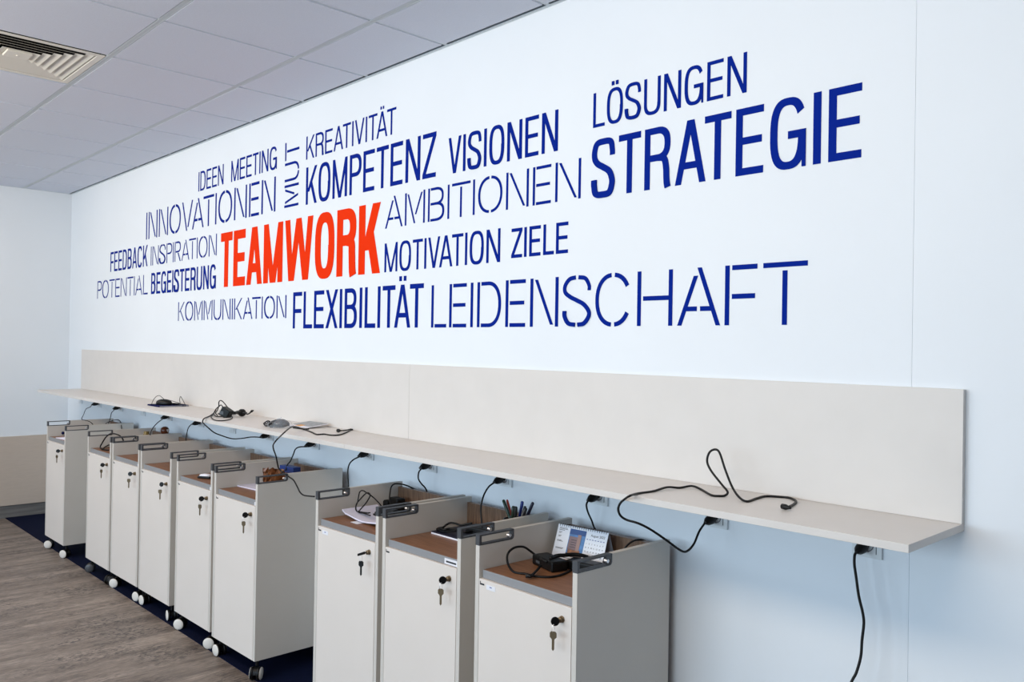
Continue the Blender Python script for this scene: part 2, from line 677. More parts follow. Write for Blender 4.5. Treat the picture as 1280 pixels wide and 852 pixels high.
        P.append([(0, th * .9), (tx, th * .9), (w, 1 - th * .9), (w - tx, 1 - th * .9)])
    elif base == 'O':
        if stencil:
            e = 4.5
            sup(c, 0.5, c, 0.51, -90 + e, 90 - e, 2.2)
            sup(c, 0.5, c, 0.51, 90 + e, 270 - e, 2.2)
        else:
            sup(c, 0.5, c, 0.512, 0, 360, 2.75)
    elif base in 'CG':
        if stencil:
            sup(c, 0.5, c, 0.51, 95, 265, 2.2)
            sup(c, 0.5, c, 0.51, 30, 85, 2.2)
            sup(c, 0.5, c, 0.51, -85, -30, 2.2)
        else:
            a = 32
            sup(c, 0.5, c, 0.512, a, 360 - (a if base == 'C' else 6), 2.75)
            if base == 'G':
                rect(c * 1.02, 0.42, w, 0.42 + th)
                rect(w - t, 0.24, w, 0.42 + th)
                rect(w - t * .5, 0, w, 0.3)
    elif base == 'U':
        if stencil:
            rect(0, 0.35, t, 1)
            rect(w - t, 0.35, w, 1)
            sup(c, 0.36, c, 0.37, 180, 266, 2.3)
            sup(c, 0.36, c, 0.37, 274, 360, 2.3)
        else:
            rect(0, 0.3, t, 1)
            rect(w - t, 0.3, w, 1)
            sup(c, 0.31, c, 0.322, 180, 360, 2.6)
    elif base == 'D':
        rect(0, 0, t, 1)
        s = t + gx_
        if stencil:
            rect(s, 0, w * .48, th)
            rect(s, 1 - th, w * .48, 1)
            sup(w * .48, 0.5, w * .52, 0.5, -90, 90, 2.2)
        else:
            rect(t * .5, 0, w * .42, th)
            rect(t * .5, 1 - th, w * .42, 1)
            sup(w * .42, 0.5, w * .58, 0.5, -90, 90, 2.8)
    elif base == 'P':
        rect(0, 0, t, 1)
        s = t + gx_ if stencil else t * .5
        y = 0.44
        k = w * .5
        rect(s, 1 - th, k, 1)
        rect(s, y, k, y + th)
        sup(k, (1 + y) / 2, w - k, (1 - y) / 2, -90, 90, 2.5)
    elif base == 'R':
        rect(0, 0, t, 1)
        s = t + gx_ if stencil else t * .5
        y = 0.45
        k = w * .5
        rect(s, 1 - th, k, 1)
        rect(s, y, k, y + th)
        sup(k, (1 + y) / 2, w * .97 - k, (1 - y) / 2, -90, 90, 2.5)
        if stencil:
            diag(w - t * 1.1, 0, k + t * .1, y - g * .4, t * 1.1)
        else:
            stroke([(k, y + th / 2), (w * .74, y + th * .2), (w * .93 - t / 2, y - .12), (w * .95 - t / 2, 0.16), (w * .97 - t / 2, 0.06), (w - t / 2, 0.0)])
    elif base == 'B':
        rect(0, 0, t, 1)
        s = t + gx_ if stencil else t * .5
        y = 0.48
        k = w * .48
        rect(s, 1 - th, k, 1)
        rect(s, y, k, y + th)
        rect(s, 0, k, th)
        sup(k, (1 + y) / 2, w * .95 - k, (1 - y) / 2, -90, 90, 2.5)
        sup(k, (y + th) / 2, w - k, (y + th) / 2, -90, 90, 2.5)
    elif base == 'S':
        h = t / 2
        hh = th / 2
        o_ = 0.012
        top = [(w - h, .70), (w - h - .004, .80), (w * .80, .935), (c, 1 + o_ - hh)]
        mid = [(c, 1 + o_ - hh), (w * .22, .935), (h, .81), (h + .005, .68), (w * .26, .585), (c, .515), (w * .76, .43), (w - h - .002, .30), (w - h, .19), (w * .78, .062), (c, hh - o_)]
        bot = [(c, hh - o_), (w * .2, .065), (h + .004, .20), (h, .31)]
        if stencil:
            d = 0.05 * w
            top[-1] = (c + d, 1 - hh + o_ - .004)
            mid[0] = (c - d, 1 - hh + o_ - .004)
            mid[-1] = (c + d, hh - o_ + .004)
            bot[0] = (c - d, hh - o_ + .004)
            stroke(top)
            stroke(mid)
            stroke(bot)
        else:
            stroke(top[:-1] + mid[:-1] + bot)
    if ch in 'ÄÖ':
        s = t * 0.9
        y0 = 1.085
        for xx in (c - s * 1.35, c + s * .35):
            P.append([(xx, y0), (xx + s, y0), (xx + s, y0 + .115), (xx, y0 + .115)])
    return P


WID = dict(A=.56, B=.50, C=.52, D=.52, E=.45, F=.43, G=.54, H=.52, I=.13, K=.53, L=.41, M=.64, N=.52, O=.54, P=.49, R=.52, S=.50, T=.46, U=.52, V=.52, W=.86, X=.52, Z=.45)
WID_ST = dict(A=.80, B=.66, C=.80, D=.72, E=.56, F=.55, H=.72, I=.12, K=.70, L=.52, M=.86, N=.74, O=.84, P=.62, R=.66, S=.66, T=.70, U=.72, V=.78)


def word(text, x0, x1, z0, z1, stem, style, material, label, rot=False, mids={}):
    """lettering on the wall: an Empty and one mesh per letter"""
    wd, ht = ((x1 - x0), (z1 - z0)) if not rot else ((z1 - z0), (x1 - x0))
    stencil = style == 'stencil'
    W = WID_ST if stencil else WID
    gap = (0.13 if stencil else 0.105) if style != 'bold' else 0.07
    ws = []
    for ch in text:
        b = {'Ä': 'A', 'Ö': 'O'}.get(ch, ch)
        ws.append(W[b])
    # side bearings: tighter round open or slanted letters
    def bear(a, b):
        k = gap
        if a + b in ('AT', 'ÄT', 'TÄ', 'TA', 'AV', 'VA', 'LT', 'AF'):
            k *= -0.25 if a + b != 'AF' else 0.6
        elif a in 'AÄVTKRFPLXZ' or b in 'AÄVTXZ':
            k *= 0.75
        elif a in 'OÖDSGCBU' and b in 'OÖSGC':
            k *= 0.85
        return k
    if style == 'bold':
        ws = [a * 1.06 for a in ws]
    tt = stem
    total = sum(ws) + sum(bear(text[i], text[i + 1]) for i in range(len(text) - 1))
    # I is a bare stem: its width follows the stem
    sx = wd / (ht * total)
    for _ in range(8):
        t = tt / sx
        ws2 = [t if ch == 'I' else a for ch, a in zip(text, ws)]
        total = sum(ws2) + sum(bear(text[i], text[i + 1]) for i in range(len(text) - 1))
        sx = wd / (ht * total)
    ws = ws2
    th = tt * (0.95 if not stencil else 0.95)
    root = thing('wall_word', (x0, -0.0004, z0), 0, label, 'lettering', 'words lettered on the white wall')
    x = 0.0
    for i, ch in enumerate(text):
        mb = MB()
        npoly = 0
        for poly in glyph(ch, ws[i], tt / sx, th, stencil):
            pts = []
            for px, pz in poly:
                lx, lz = (x + px) * sx * ht, pz * ht
                if rot:
                    pts.append((ht - lz, 0, lx))
                else:
                    pts.append((lx, 0, lz))
            mb.prism(pts, (0, -0.0008 - 0.00004 * npoly, 0))
            npoly += 1
        mb.build('letter', material, root)
        x += ws[i] + (bear(ch, text[i + 1]) if i + 1 < len(text) else 0)
    return root


Z0 = 1.525
BL, RD = M['blue'], M['red']
word('IDEEN', -5.340, -4.968, Z0 + .969, Z0 + 1.095, .105, 'medium', BL, 'blue word IDEEN, first of the top row of wall lettering')
word('MEETING', -4.861, -4.288, Z0 + .968, Z0 + 1.096, .105, 'medium', BL, 'blue word MEETING between IDEEN and the upright word MUT')
word('MUT', -4.194, -4.040, Z0 + .737, Z0 + 1.095, .088, 'stencil', BL, 'blue stencilled word MUT, turned upright beside KREATIVITÄT', rot=True)
word('KREATIVITÄT', -3.966, -3.156, Z0 + .969, Z0 + 1.0915, .100, 'medium', BL, 'blue word KREATIVITÄT above the larger word KOMPETENZ')
word('INNOVATIONEN', -6.245, -4.296, Z0 + .730, Z0 + .926, .088, 'stencil', BL, 'blue stencilled word INNOVATIONEN below IDEEN and MEETING')
word('KOMPETENZ', -3.962, -2.855, Z0 + .729, Z0 + .926, .106, 'medium', BL, 'blue word KOMPETENZ above the red word and right of MUT')
word('VISIONEN', -2.770, -2.128, Z0 + .726, Z0 + .880, .106, 'medium', BL, 'blue word VISIONEN above AMBITIONEN')
word('LÖSUNGEN', -1.957, -1.345, Z0 + .779, Z0 + .902, .098, 'medium', BL, 'blue word LÖSUNGEN above the largest blue word')
word('STRATEGIE', -1.958, -0.992, Z0 + .528, Z0 + .732, .114, 'medium', BL, 'large heavy blue word STRATEGIE at the upper right')
word('FEEDBACK', -7.000, -6.208, Z0 + .535, Z0 + .690, .115, 'medium', BL, 'blue condensed word FEEDBACK left of INSPIRATION')
word('INSPIRATION', -6.145, -5.048, Z0 + .535, Z0 + .671, .084, 'stencil', BL, 'thin blue stencilled word INSPIRATION left of the red word')
word('TEAMWORK', -4.987, -3.265, Z0 + .332, Z0 + .666, .168, 'bold', RD, 'red-orange bold word TEAMWORK in the middle of the wall lettering')
word('AMBITIONEN', -3.229, -2.011, Z0 + .536, Z0 + .682, .080, 'stencil', BL, 'blue stencilled word AMBITIONEN right of the red word')
word('MOTIVATION', -3.229, -2.434, Z0 + .3325, Z0 + .467, .105, 'medium', BL, 'blue word MOTIVATION under AMBITIONEN')
word('ZIELE', -2.370, -2.069, Z0 + .343, Z0 + .458, .12, 'medium', BL, 'short blue word ZIELE right of MOTIVATION')
word('POTENTIAL', -7.304, -6.194, Z0 + .331, Z0 + .474, .084, 'stencil', BL, 'thin blue stencilled word POTENTIAL, leftmost on the wall')
word('BEGEISTERUNG', -6.128, -5.051, Z0 + .329, Z0 + .480, .125, 'medium', BL, 'blue condensed word BEGEISTERUNG between POTENTIAL and the red word')
word('KOMMUNIKATION', -5.632, -4.151, Z0 + .132, Z0 + .258, .090, 'stencil', BL, 'thin blue stencilled word KOMMUNIKATION, first of the bottom row')
word('FLEXIBILITÄT', -4.077, -2.926, Z0 + .0745, Z0 + .2695, .115, 'medium', BL, 'blue word FLEXIBILITÄT under the red word')
word('LEIDENSCHAFT', -2.870, -1.141, Z0 + .074, Z0 + .2575, .086, 'stencil', BL, 'wide blue stencilled word LEIDENSCHAFT at the end of the bottom row')

# ------------------------------------------------------------------ wall shelf with back panel
SX0, SX1 = -7.6245, -0.7213
SB, ST, SD = 1.0855, 1.1042, 0.3483
PT = 1.4355
JX = -2.996
sh = thing('wall_shelf', ((SX0 + SX1) / 2, 0, SB), 0, 'long white wall shelf above the row of mobile cabinets', 'shelf')
ox, oz = (SX0 + SX1) / 2, SB


def shp(x0, x1, y0, y1, z0, z1, name):
    return MB().box(x0 - ox, x1 - ox, y0, y1, z0 - oz, z1 - oz).build(name, M['shelf'], sh, bevel=0.0008)


shp(SX0, JX - 0.0006, -SD, -0.0005, SB, ST, 'shelf_board')
shp(JX + 0.0006, SX1, -SD, -0.0005, SB, ST, 'shelf_board')
for a, b in ((SX0, JX - 0.0006), (JX + 0.0006, SX1)):
    shp(a, b, -0.0185, -0.0095, ST + 0.0003, PT, 'back_panel')
    shp(a, b, -0.009, -0.0005, ST + 0.0003, PT, 'back_panel')

# ------------------------------------------------------------------ mobile cabinets
CTOP, HB, TRAY, DTOP, CBOT, BTOP = 0.920, 0.887, 0.811, 0.784, 0.094, 0.900
CW, PTH = 0.44, 0.018
BACKY = -0.045


def hang_key(mb, hx, hz, y, flat=0.3, s=1.0):
    """key: square-ish bow with a hole plus blade, hanging down"""
    T = Matrix.Translation((hx, y, hz)) @ Matrix.Rotation(flat, 4, 'Z')
    w_, h_ = 0.0085 * s, 0.018 * s
    out = [(-w_ * .6, 0), (w_ * .6, 0), (w_, -h_ * .2), (w_, -h_ * .75), (w_ * .45, -h_), (w_ * .35, -h_ - .003), (w_ * .35, -h_ - .024 * s), (0, -h_ - .028 * s), (-w_ * .35, -h_ - .024 * s), (-w_ * .35, -h_ - .003), (-w_ * .45, -h_), (-w_, -h_ * .75), (-w_, -h_ * .2)]
    mb.prism([T @ Vector((a, -0.001, b)) for a, b in out], T.to_3x3() @ Vector((0, 0.002, 0)))


def cabinet(idx, cx475, F, rz, label, castors, keyrot=0.5, thin_key=False, sticker=False, lip_sticker=False, lipend=True):
    cx = cx475 * (2.2418 + F) / (2.2418 - 0.475)
    D = BACKY - F                      # depth
    root = thing('mobile_cabinet', (cx, F, 0), rz, label, 'cabinet', 'mobile cabinets under the shelf')
    x0, x1 = -CW / 2, CW / 2
    HL, HH = 0.150, CTOP - HB
    for sx, a in ((x0, 0), (x1 - PTH, 1)):
        prof = [(0, CBOT), (D, CBOT), (D, CTOP), (HL, CTOP), (HL, HB + 0.008), (HL - 0.008, HB), (0, HB)]
        MB().prism([(sx, y, z) for y, z in prof], (PTH, 0, 0)).build('side_panel', M['side'], root, bevel=0.0007)
        # grab handle let into the front upper corner
        hm = MB()
        e = 0.0042
        hx0, hx1 = sx - 0.0006, sx + PTH + 0.0006
        hm.box(hx0, hx1, -0.001, 0.0085, HB, CTOP + 0.0006)
        hm.box(hx0, hx1, 0.008, HL - 0.006, CTOP - e, CTOP + 0.0006)
        hm.box(hx0, hx1, 0.008, HL - 0.010, HB, HB + e)
        arc = []
        k = 8
        r0 = 0.011
        for i in range(k + 1):
            an = -PI / 2 + PI / 2 * i / k
            arc.append((HL - r0 + math.cos(an) * r0, HB + r0 + math.sin(an) * r0))
        inn = [(HL - r0 + math.cos(-PI / 2 + PI / 2 * i / k) * (r0 - e), HB + r0 + math.sin(-PI / 2 + PI / 2 * i / k) * (r0 - e)) for i in range(k + 1)]
        for i in range(k):
            hm.prism([(hx0, *arc[i]), (hx0, *arc[i + 1]), (hx0, *inn[i + 1]), (hx0, *inn[i])], (hx1 - hx0, 0, 0))
        hm.box(hx0, hx1, HL - e, HL, HB + r0, CTOP + 0.0006)
        h = hm.build('grab_handle', M['steel'], root)
        MB().cyl((sx + 0.003, HL - 0.014, HB + 0.012), (sx + 0.015, HL - 0.014, HB + 0.012), 0.006, n=12).build('handle_bolt', M['chrome'], h)
    # carcass
    ix0, ix1 = x0 + PTH + 0.0003, x1 - PTH - 0.0003
    MB().box(ix0, ix1, 0.020, D - 0.03, CBOT, CBOT + 0.018).build('bottom_panel', M['side'], root)
    MB().box(ix0, ix1, D - 0.024, D - 0.006, CBOT + 0.02, BTOP).build('back_panel', M['woodback'], root)
    # worktop tray of brown wood with a grey lip
    tr = MB().box(ix0 + 0.006, ix1, 0.014, D - 0.026, TRAY - 0.004, TRAY).build('tray', M['wood'], root)
    lp = MB()
    lp.rbox(ix0 + 0.006, ix1, 0.010, 0.018, TRAY - 0.026, TRAY - 0.0005, 0.0015)
    lp.box(ix0 + 0.006, ix1, 0.018, D - 0.026, TRAY - 0.026, TRAY - 0.0045)
    lp.build('tray_lip', M['lip'], tr)
    if lipend:
        MB().rbox(ix1 - 0.018, ix1 + 0.001, 0.004, 0.010, TRAY - 0.024, TRAY - 0.008, 0.001).build('lip_stop', M['white'], tr)
    # door
    dr = MB().rbox(ix0 + 0.0012, ix1 - 0.002, 0.000, 0.018, CBOT, DTOP, 0.0012, 2).build('door', M['laminate'], root)
    mk = MB().box(ix0 + 0.006, ix0 + 0.0085, -0.0008, 0, DTOP - 0.018, DTOP - 0.007).box(ix0 + 0.0085, ix0 + 0.026, -0.0008, 0, DTOP - 0.018, DTOP - 0.013)
    tag(mk.build('maker_badge', M['ink'], dr), 'tiny dark badge')
    if sticker:
        st = MB().box(ix0 + 0.036, ix0 + 0.078, -0.0006, 0, DTOP - 0.027, DTOP - 0.012)
        st.k = 1
        st.box(ix0 + 0.052, ix0 + 0.062, -0.0010, -0.0006, DTOP - 0.019, DTOP - 0.0165)
        tag(st.build('name_sticker', [M['white'], M['inkblue']], dr), 'small white sticker')
    if lip_sticker:
        st = MB().box(ix1 - 0.075, ix1 - 0.004, 0.0085, 0.0098, TRAY - 0.024, TRAY - 0.005)
        st.k = 1
        st.box(ix1 - 0.066, ix1 - 0.014, 0.0081, 0.0085, TRAY - 0.018, TRAY - 0.0125)
        tag(st.build('name_sticker', [M['white'], M['ink']], tr), 'white sticker on the grey lip')
    # lock with key in it and a second key hanging from the ring
    lx, lz = x1 - 0.056, 0.745
    lk = MB()
    lk.smooth = True
    lk.cyl((lx, 0.001, lz), (lx, -0.004, lz), 0.010, 0.0095, 20).cyl((lx, -0.004, lz), (lx, -0.012, lz), 0.0082, 0.0078, 20)
    lock = lk.build('lock', M['brass'], root)
    T = Matrix.Translation((lx, -0.034, lz)) @ Matrix.Rotation(keyrot, 4, 'Y' if not thin_key else 'Z')
    kb = MB()
    kb.cyl((lx, -0.014, lz), (lx, -0.024, lz), 0.0025, n=8)
    if thin_key:
        kb.prism([(lx - 0.001 - 0.0, -0.020, lz - 0.004), (lx - 0.001, -0.052, lz - 0.006), (lx - 0.001, -0.052, lz + 0.002), (lx - 0.001, -0.020, lz + 0.006)], (0.003, 0, 0))
    else:
        c0 = Vector((lx, -0.029, lz))
        ax = Vector((math.cos(keyrot), -math.sin(keyrot) * 0.9, 0.1)).normalized()
        kb.cyl(c0 - ax * 0.0025, c0 + ax * 0.0025, 0.0125, n=18)
    kb.build('key_in_lock', M['black'], lock)
    ry = -0.036
    rg = MB()
    rg.tube([(lx + 0.001 * math.sin(a), ry + 0.006 * math.cos(a), lz - 0.018 + 0.011 * math.sin(a)) for a in [2 * PI * i / 16 for i in range(16)]], 0.0007, 5, closed=True)
    rg.build('key_ring', M['chrome'], lock)
    kk = MB()
    hang_key(kk, lx, lz - 0.027, ry, flat=keyrot * 0.4 + 0.2, s=1.2)
    kk.build('hanging_key', M['brass'] if not thin_key else M['black'], lock)
    # castors
    for k, (px, py) in enumerate(((x0 + 0.035, 0.032), (x1 - 0.035, 0.032), (x0 + 0.035, D - 0.06), (x1 - 0.035, D - 0.06))):
        yaw = castors[k] if k < len(castors) else 0.3 * k
        capped = True
        if isinstance(yaw, tuple):
            yaw, capped = yaw
        T = Matrix.Translation((px, py, 0)) @ Matrix.Rotation(yaw, 4, 'Z')
        cb = MB()
        cb.cyl((px, py, 0.060), (px, py, CBOT), 0.008, n=10)
        cb.box(px - 0.022, px + 0.022, py - 0.022, py + 0.022, CBOT - 0.004, CBOT)
        # hood: half disc over the two wheels, axle along local x
        hp = [T @ Vector((-0.008, -0.012 + math.cos(a) * 0.026, 0.030 + math.sin(a) * 0.028)) for a in [PI * i / 10 for i in range(11)]]
        cb.prism(hp, T.to_3x3() @ Vector((0.016, 0, 0)))
        cs = cb.build('castor', M['black'], root)
        for sd in (-1, 1):
            a = T @ Vector((sd * 0.009, -0.012, 0.030))
            b = T @ Vector((sd * 0.022, -0.012, 0.030))
            wv = MB()
            wv.smooth = True
            wv.cyl(a, b, 0.0295, 0.0290, 24)
            wv.smooth = False
            wh = wv
            dd = (b - a).normalized()
            wh.k = 1
            wh.smooth = True
            wh.lathe([(0.0280, 0.0), (0.0268, 0.002), (0.0150, 0.0045), (0.0, 0.0055)], b, dd, 24)
            wo = wh.build('wheel', [M['black'], M['cap'] if capped else M['steel']], cs)
    return root


# yaw of castors: the axle direction; about -0.8 turns a cap square to the viewer
cab = []
cab.append(cabinet(1, -6.610, -0.500, 0.006, 'leftmost mobile cabinet, standing apart with pale papers on its tray', [-.7, -1.0]))
cab.append(cabinet(2, -5.670, -0.478, 0.006, 'second mobile cabinet from the left, with black cable looping off its tray', [(-.5, False), (0.3, False)]))
cab.append(cabinet(3, -5.192, -0.472, 0.012, 'third mobile cabinet from the left, with an empty brown tray', [-.9, -1.25], keyrot=1.0))
cab.append(cabinet(4, -4.7175, -0.468, 0.010, 'fourth mobile cabinet from the left, empty tray, in the middle of the left cluster', [-1.45, -1.75], keyrot=1.2))
cab.append(cabinet(5, -4.200, -0.474, 0.0, 'fifth mobile cabinet from the left, with small white packet on its tray', [-.9, -.8]))
cab.append(cabinet(6, -3.7305, -0.487, 0.008, 'sixth mobile cabinet from the left, holding a blue box, with a cable over its side', [-1.5, 0.75]))
cab.append(cabinet(7, -2.777, -0.468, 0.010, 'third mobile cabinet from the right, with papers and adapters on its tray', [-.8, -.8], thin_key=True, sticker=True, lipend=False))
cab.append(cabinet(8, -2.3065, -0.464, 0.010, 'second mobile cabinet from the right, with pens and a dark folder', [-.8, -.8], lip_sticker=True, lipend=False))
cab.append(cabinet(9, -1.7935, -0.478, -0.010, 'rightmost mobile cabinet, with the desk calendar on its tray', [-.8, -.8], sticker=True, lipend=False))

# ------------------------------------------------------------------ sockets and plugs under the shelf
SOCK = [-7.635, -7.150, -6.650, -6.185, -5.695, -5.180, -4.730, -4.265, -3.775, -3.285, -2.810, -2.340, -1.858, -1.385, -0.919]
ORD = ['leftmost', 'second', 'third', 'fourth', 'fifth', 'sixth', 'seventh', 'eighth', 'ninth', 'tenth', 'eleventh', 'twelfth', 'thirteenth', 'fourteenth', 'rightmost']
EMPTY = (0, 3, 6)
SZ = Z0 - 0.51
for i, xr in enumerate(SOCK):
    pos = (ORD[i] + ' of the row') if ORD[i].endswith('most') else (ORD[i] + ' from the left')
    lb = ('empty pale socket plate under the shelf, ' if i in EMPTY else 'pale socket plate under the shelf with black plug, ') + pos
    r = thing('wall_socket', (xr - 0.04, 0, SZ), 0, lb, 'socket', 'socket plates under the shelf')
    MB().rbox(-0.04, 0.04, -0.009, -0.0003, -0.04, 0.04, 0.002).build('cover_plate', M['socket'], r)
    ins = MB()
    ins.smooth = True
    ins.lathe([(0.0215, 0.0), (0.0215, 0.002), (0.0195, 0.002), (0.0185, -0.0005), (0.0, -0.0005)], (-0.002, -0.009, -0.004), (0, -1, 0), 28)
    ins.build('socket_insert', M['grey'] if i not in EMPTY else M['socket'], r)
    MB().box(0.0245, 0.0265, -0.0096, -0.0088, -0.028, 0.030).build('slot', M['slot'], r)

CR = 0.0032


def plug_geo(mb, xr):
    """angled mains plug in the left module; returns the point where its cable leaves"""
    px, pz = xr - 0.042, SZ - 0.006
    mb.smooth = True
    mb.lathe([(0.0, 0.012), (0.0135, 0.012), (0.0155, 0.016), (0.0150, 0.026), (0.0125, 0.038), (0.0075, 0.046), (0.0035, 0.054), (0.0, 0.054)], (px, -0.011, pz), (-0.06, -1, -0.26), 18)
    mb.smooth = False
    mb.cyl((px, -0.0105, pz + .0), (px - .001, -0.024, pz - .003), 0.0105, n=14)
    mb.smooth = False
    return Vector((px, -0.011, pz)) + Vector((-0.06, -1, -0.26)).normalized() * 0.052


def cord(name, pts, label, r=CR, socket=None, cat='cable', group='black cables', seg=6, extra=None):
    body = MB()
    body.smooth = True
    P = [Vector(p) for p in pts]
    if socket is not None:
        pm = MB()
        P = [plug_geo(pm, SOCK[socket])] + P
    base = P[0].copy()
    root = thing(name, base, 0, label, cat, group)
    body.tube([p - base for p in smooth_path(P, seg)], r, 8)
    body.build('cable', M['cord'], root)
    if socket is not None:
        pm.v = [tuple(Vector(v) - base) for v in pm.v]
        pm.build('plug', M['black'], root)
    if extra:
        extra(root, base)
    return root


def ap(lst):
    return [at(u, v, Y=y) for u, v, y in lst]


cord('power_cable', ap([(113, 508.3, -.12), (107.5, 511, -.18), (104.5, 518, -.26), (102, 523.3, -.33), (106, 525, -.32), (111, 526.3, -.30), (115, 529, -.27), (118, 534, -.25), (119, 541, -.25)]),
     'thin black cable from the second socket into the leftmost cabinet', CR * .8, 1)
cord('power_cable', ap([(142.5, 512.3, -.09), (139.5, 515.5, -.12), (138, 522, -.15), (136, 528.5, -.17), (135, 536, -.17)]),
     'black cable from the third socket dropping behind the leftmost cabinet side', CR * .8, 2)
cord('loose_cable', ap([(130, 534, -.19), (132.5, 529, -.18), (137, 526.8, -.17), (142, 525, -.155), (147, 524.3, -.145), (150, 526, -.135), (151.5, 530, -.13), (152, 536, -.13)]),
     'short black cable loop arching above the right side of the leftmost cabinet', CR * .8)
cord('power_cable', ap([(203, 523.5, -.09), (197, 528, -.13), (192, 533.5, -.18), (188.5, 540, -.23), (187, 548, -.25)]),
     'black cable curving from the fifth socket into the second cabinet', CR * .9, 4)
cord('power_cable', ap([(239, 530.3, -.09), (235.5, 534.5, -.12), (233.5, 542, -.15), (232.5, 551, -.18), (232.5, 560, -.19)]),
     'black cable curving from the sixth socket into the third cabinet', CR * .9, 5)
cord('power_cable', ap([(326, 546.3, -.10), (314, 546, -.14), (302, 547.7, -.18), (290, 548, -.22), (278, 544.5, -.28), (268, 540.5, -.33), (261, 535, -.36), (255.5, 530, -.365), (253.3, 527, -.362)])
     + [at(255, 523, Z=ST + CR + .003), at(260, 520.6, Z=ST + CR), at(264, 518.5, Z=ST + CR), at(268, 515, Z=ST + CR + .002), at(270, 512, Z=ST + .02)],
     'black cable from the adapter pile dipping over the shelf edge to the eighth socket', CR, 7)
cord('power_cable', ap([(384, 558, -.10), (375, 558.3, -.14), (369.5, 561, -.17), (366.5, 568, -.19), (363, 576, -.20), (359, 581, -.21), (357, 588, -.22)]),
     'black cable bending from the ninth socket down to the blue box', CR, 8)


def conn(u, v, y=None, z=None, d=(-1, 0, 0), L=0.022, rr=0.008):
    def f(root, base):
        p = at(u, v, Y=y) if y is not None else at(u, v, Z=z)
        m = MB()
        dd = Vector(d).normalized()
        m.smooth = True
        m.lathe([(0, 0), (rr, 0), (rr * 1.05, L * .45), (rr * .55, L * .8), (rr * .45, L), (0, L)], p - base - dd * L * .5, dd, 14)
        m.build('connector', M['black'], root)
    return f


cord('power_cable', [at(393, 620.3, Y=-.43), at(386, 619.7, Y=-.42), at(379.5, 618.6, Y=-.41), at(375, 615, Y=-.40), at(371.5, 608, Y=-.38), at(367, 600, Y=-.36), at(361, 595.5, Y=-.345), at(354, 590.5, Y=-.335), at(349, 586, Y=-.34), at(347, 580, Y=-.35),
                     at(345, 570, Y=-.37), at(342, 561.5, Y=-.375), at(341.5, 556, Y=-.37)]
     + [at(345, 550.5, Z=ST + .02), at(351, 544.5, Z=ST + .015), at(358, 538, Z=ST + .03), at(364, 533.6, Z=ST + .03), at(370.5, 533.3, Z=ST + .022), at(380, 536.5, Z=ST + CR), at(389, 539.6, Z=ST + CR), at(396, 542.7, Z=ST + CR), at(405, 542.3, Z=ST + CR), at(414, 543.6, Z=ST + CR), at(423, 543.4, Z=ST + CR), at(431, 541, Z=ST + CR), at(438, 537.5, Z=ST + CR), at(441.5, 536.2, Z=ST + .006), at(439, 536, Z=ST + .006), at(432, 537.6, Z=ST + .006), at(426, 538, Z=ST + .008)],
     'long black cable draped over the shelf and down between the cabinets', CR, extra=conn(424, 538, z=ST + .009, d=(1, .3, 0)))
cord('power_cable', ap([(450, 570.3, -.09), (443, 573.5, -.11), (437.5, 578.5, -.13), (435, 586, -.14), (435, 596, -.145), (435.5, 606, -.15), (435.5, 618, -.15), (434.5, 640, -.12)]),
     'black cable from the tenth socket hanging down behind the third cabinet from the right', CR, 9)
cord('power_cable', ap([(526.5, 585.6, -.09), (523.5, 590, -.10), (523, 598, -.09), (526.5, 604, -.075), (531.5, 609.5, -.055), (534, 616, -.03), (531, 624, -.025), (524, 620, -.028), (519.5, 612, -.04), (514, 609, -.062), (507.5, 606.2, -.085), (499, 604.4, -.11), (492.5, 604.8, -.13), (489, 608.5, -.145), (487.7, 615, -.155), (487, 624, -.17), (489, 634, -.18)]),
     'black cable from the eleventh socket looping over the brown back of its cabinet', CR, 10)
cord('power_cable', ap([(618, 602.8, -.10), (611.5, 607.5, -.13), (606, 616, -.15), (602.5, 626, -.165), (601, 637, -.17), (601.8, 648, -.175), (602.3, 656, -.18), (603, 664, -.19)]),
     'black cable from the twelfth socket down to the dark folder', CR, 11)
cord('power_cable', ap([(735, 625.5, -.09), (733, 631, -.09), (735, 640, -.075), (739.5, 650, -.05), (744, 661, -.025), (757, 676, -.02), (780, 688, -.02), (800, 686, -.025), (808, 678, -.035), (803, 674.6, -.055), (796, 674.5, -.075), (789.5, 677, -.10), (783.5, 682, -.12), (779, 689, -.13), (777, 699, -.14)]),
     'black cable from the thirteenth socket passing behind the desk calendar', CR, 12)

zc_ = ST + CR
BIGY = at(909.5, 615.5, Z=ST + .004).y
big = ap([(881, 653.5, -.09), (874, 664, -.12), (867, 680, -.16), (858, 688.9, -.19), (849.4, 686.8, -.22), (834, 675.6, -.26), (816.6, 663.6, -.30), (804, 656.5, -.325), (794.7, 652.7, -.34), (783, 649.3, -.35), (775.5, 644, -.362), (772.8, 636, -.366), (775.5, 628.5, -.366), (781.6, 623, -.362)]) \
    + [at(787, 619.6, Z=zc_ + .005), at(797, 616.5, Z=zc_), at(816.6, 613.6, Z=zc_), at(834, 608.7, Z=zc_ + .004), at(849.4, 609.3, Z=zc_), at(864.7, 607.2, Z=zc_ + .004), at(875.6, 611, Z=zc_), at(888.8, 618.4, Z=zc_), at(899, 619.6, Z=zc_), at(906.3, 619.0, Z=zc_ + .001)]
y0_ = big[-1].y
big += [at(909.5, 614.5, Y=y0_ + .006), at(902.5, 605.6, Y=y0_ + .012), at(888.8, 588, Y=y0_ + .02), at(883.9, 576, Y=y0_ + .025), at(887.0, 565, Y=y0_ + .03), at(894.2, 561.5, Y=y0_ + .032), at(899.7, 566.2, Y=y0_ + .032), at(906.3, 586, Y=y0_ + .03), at(915, 607.8, Y=y0_ + .025)]
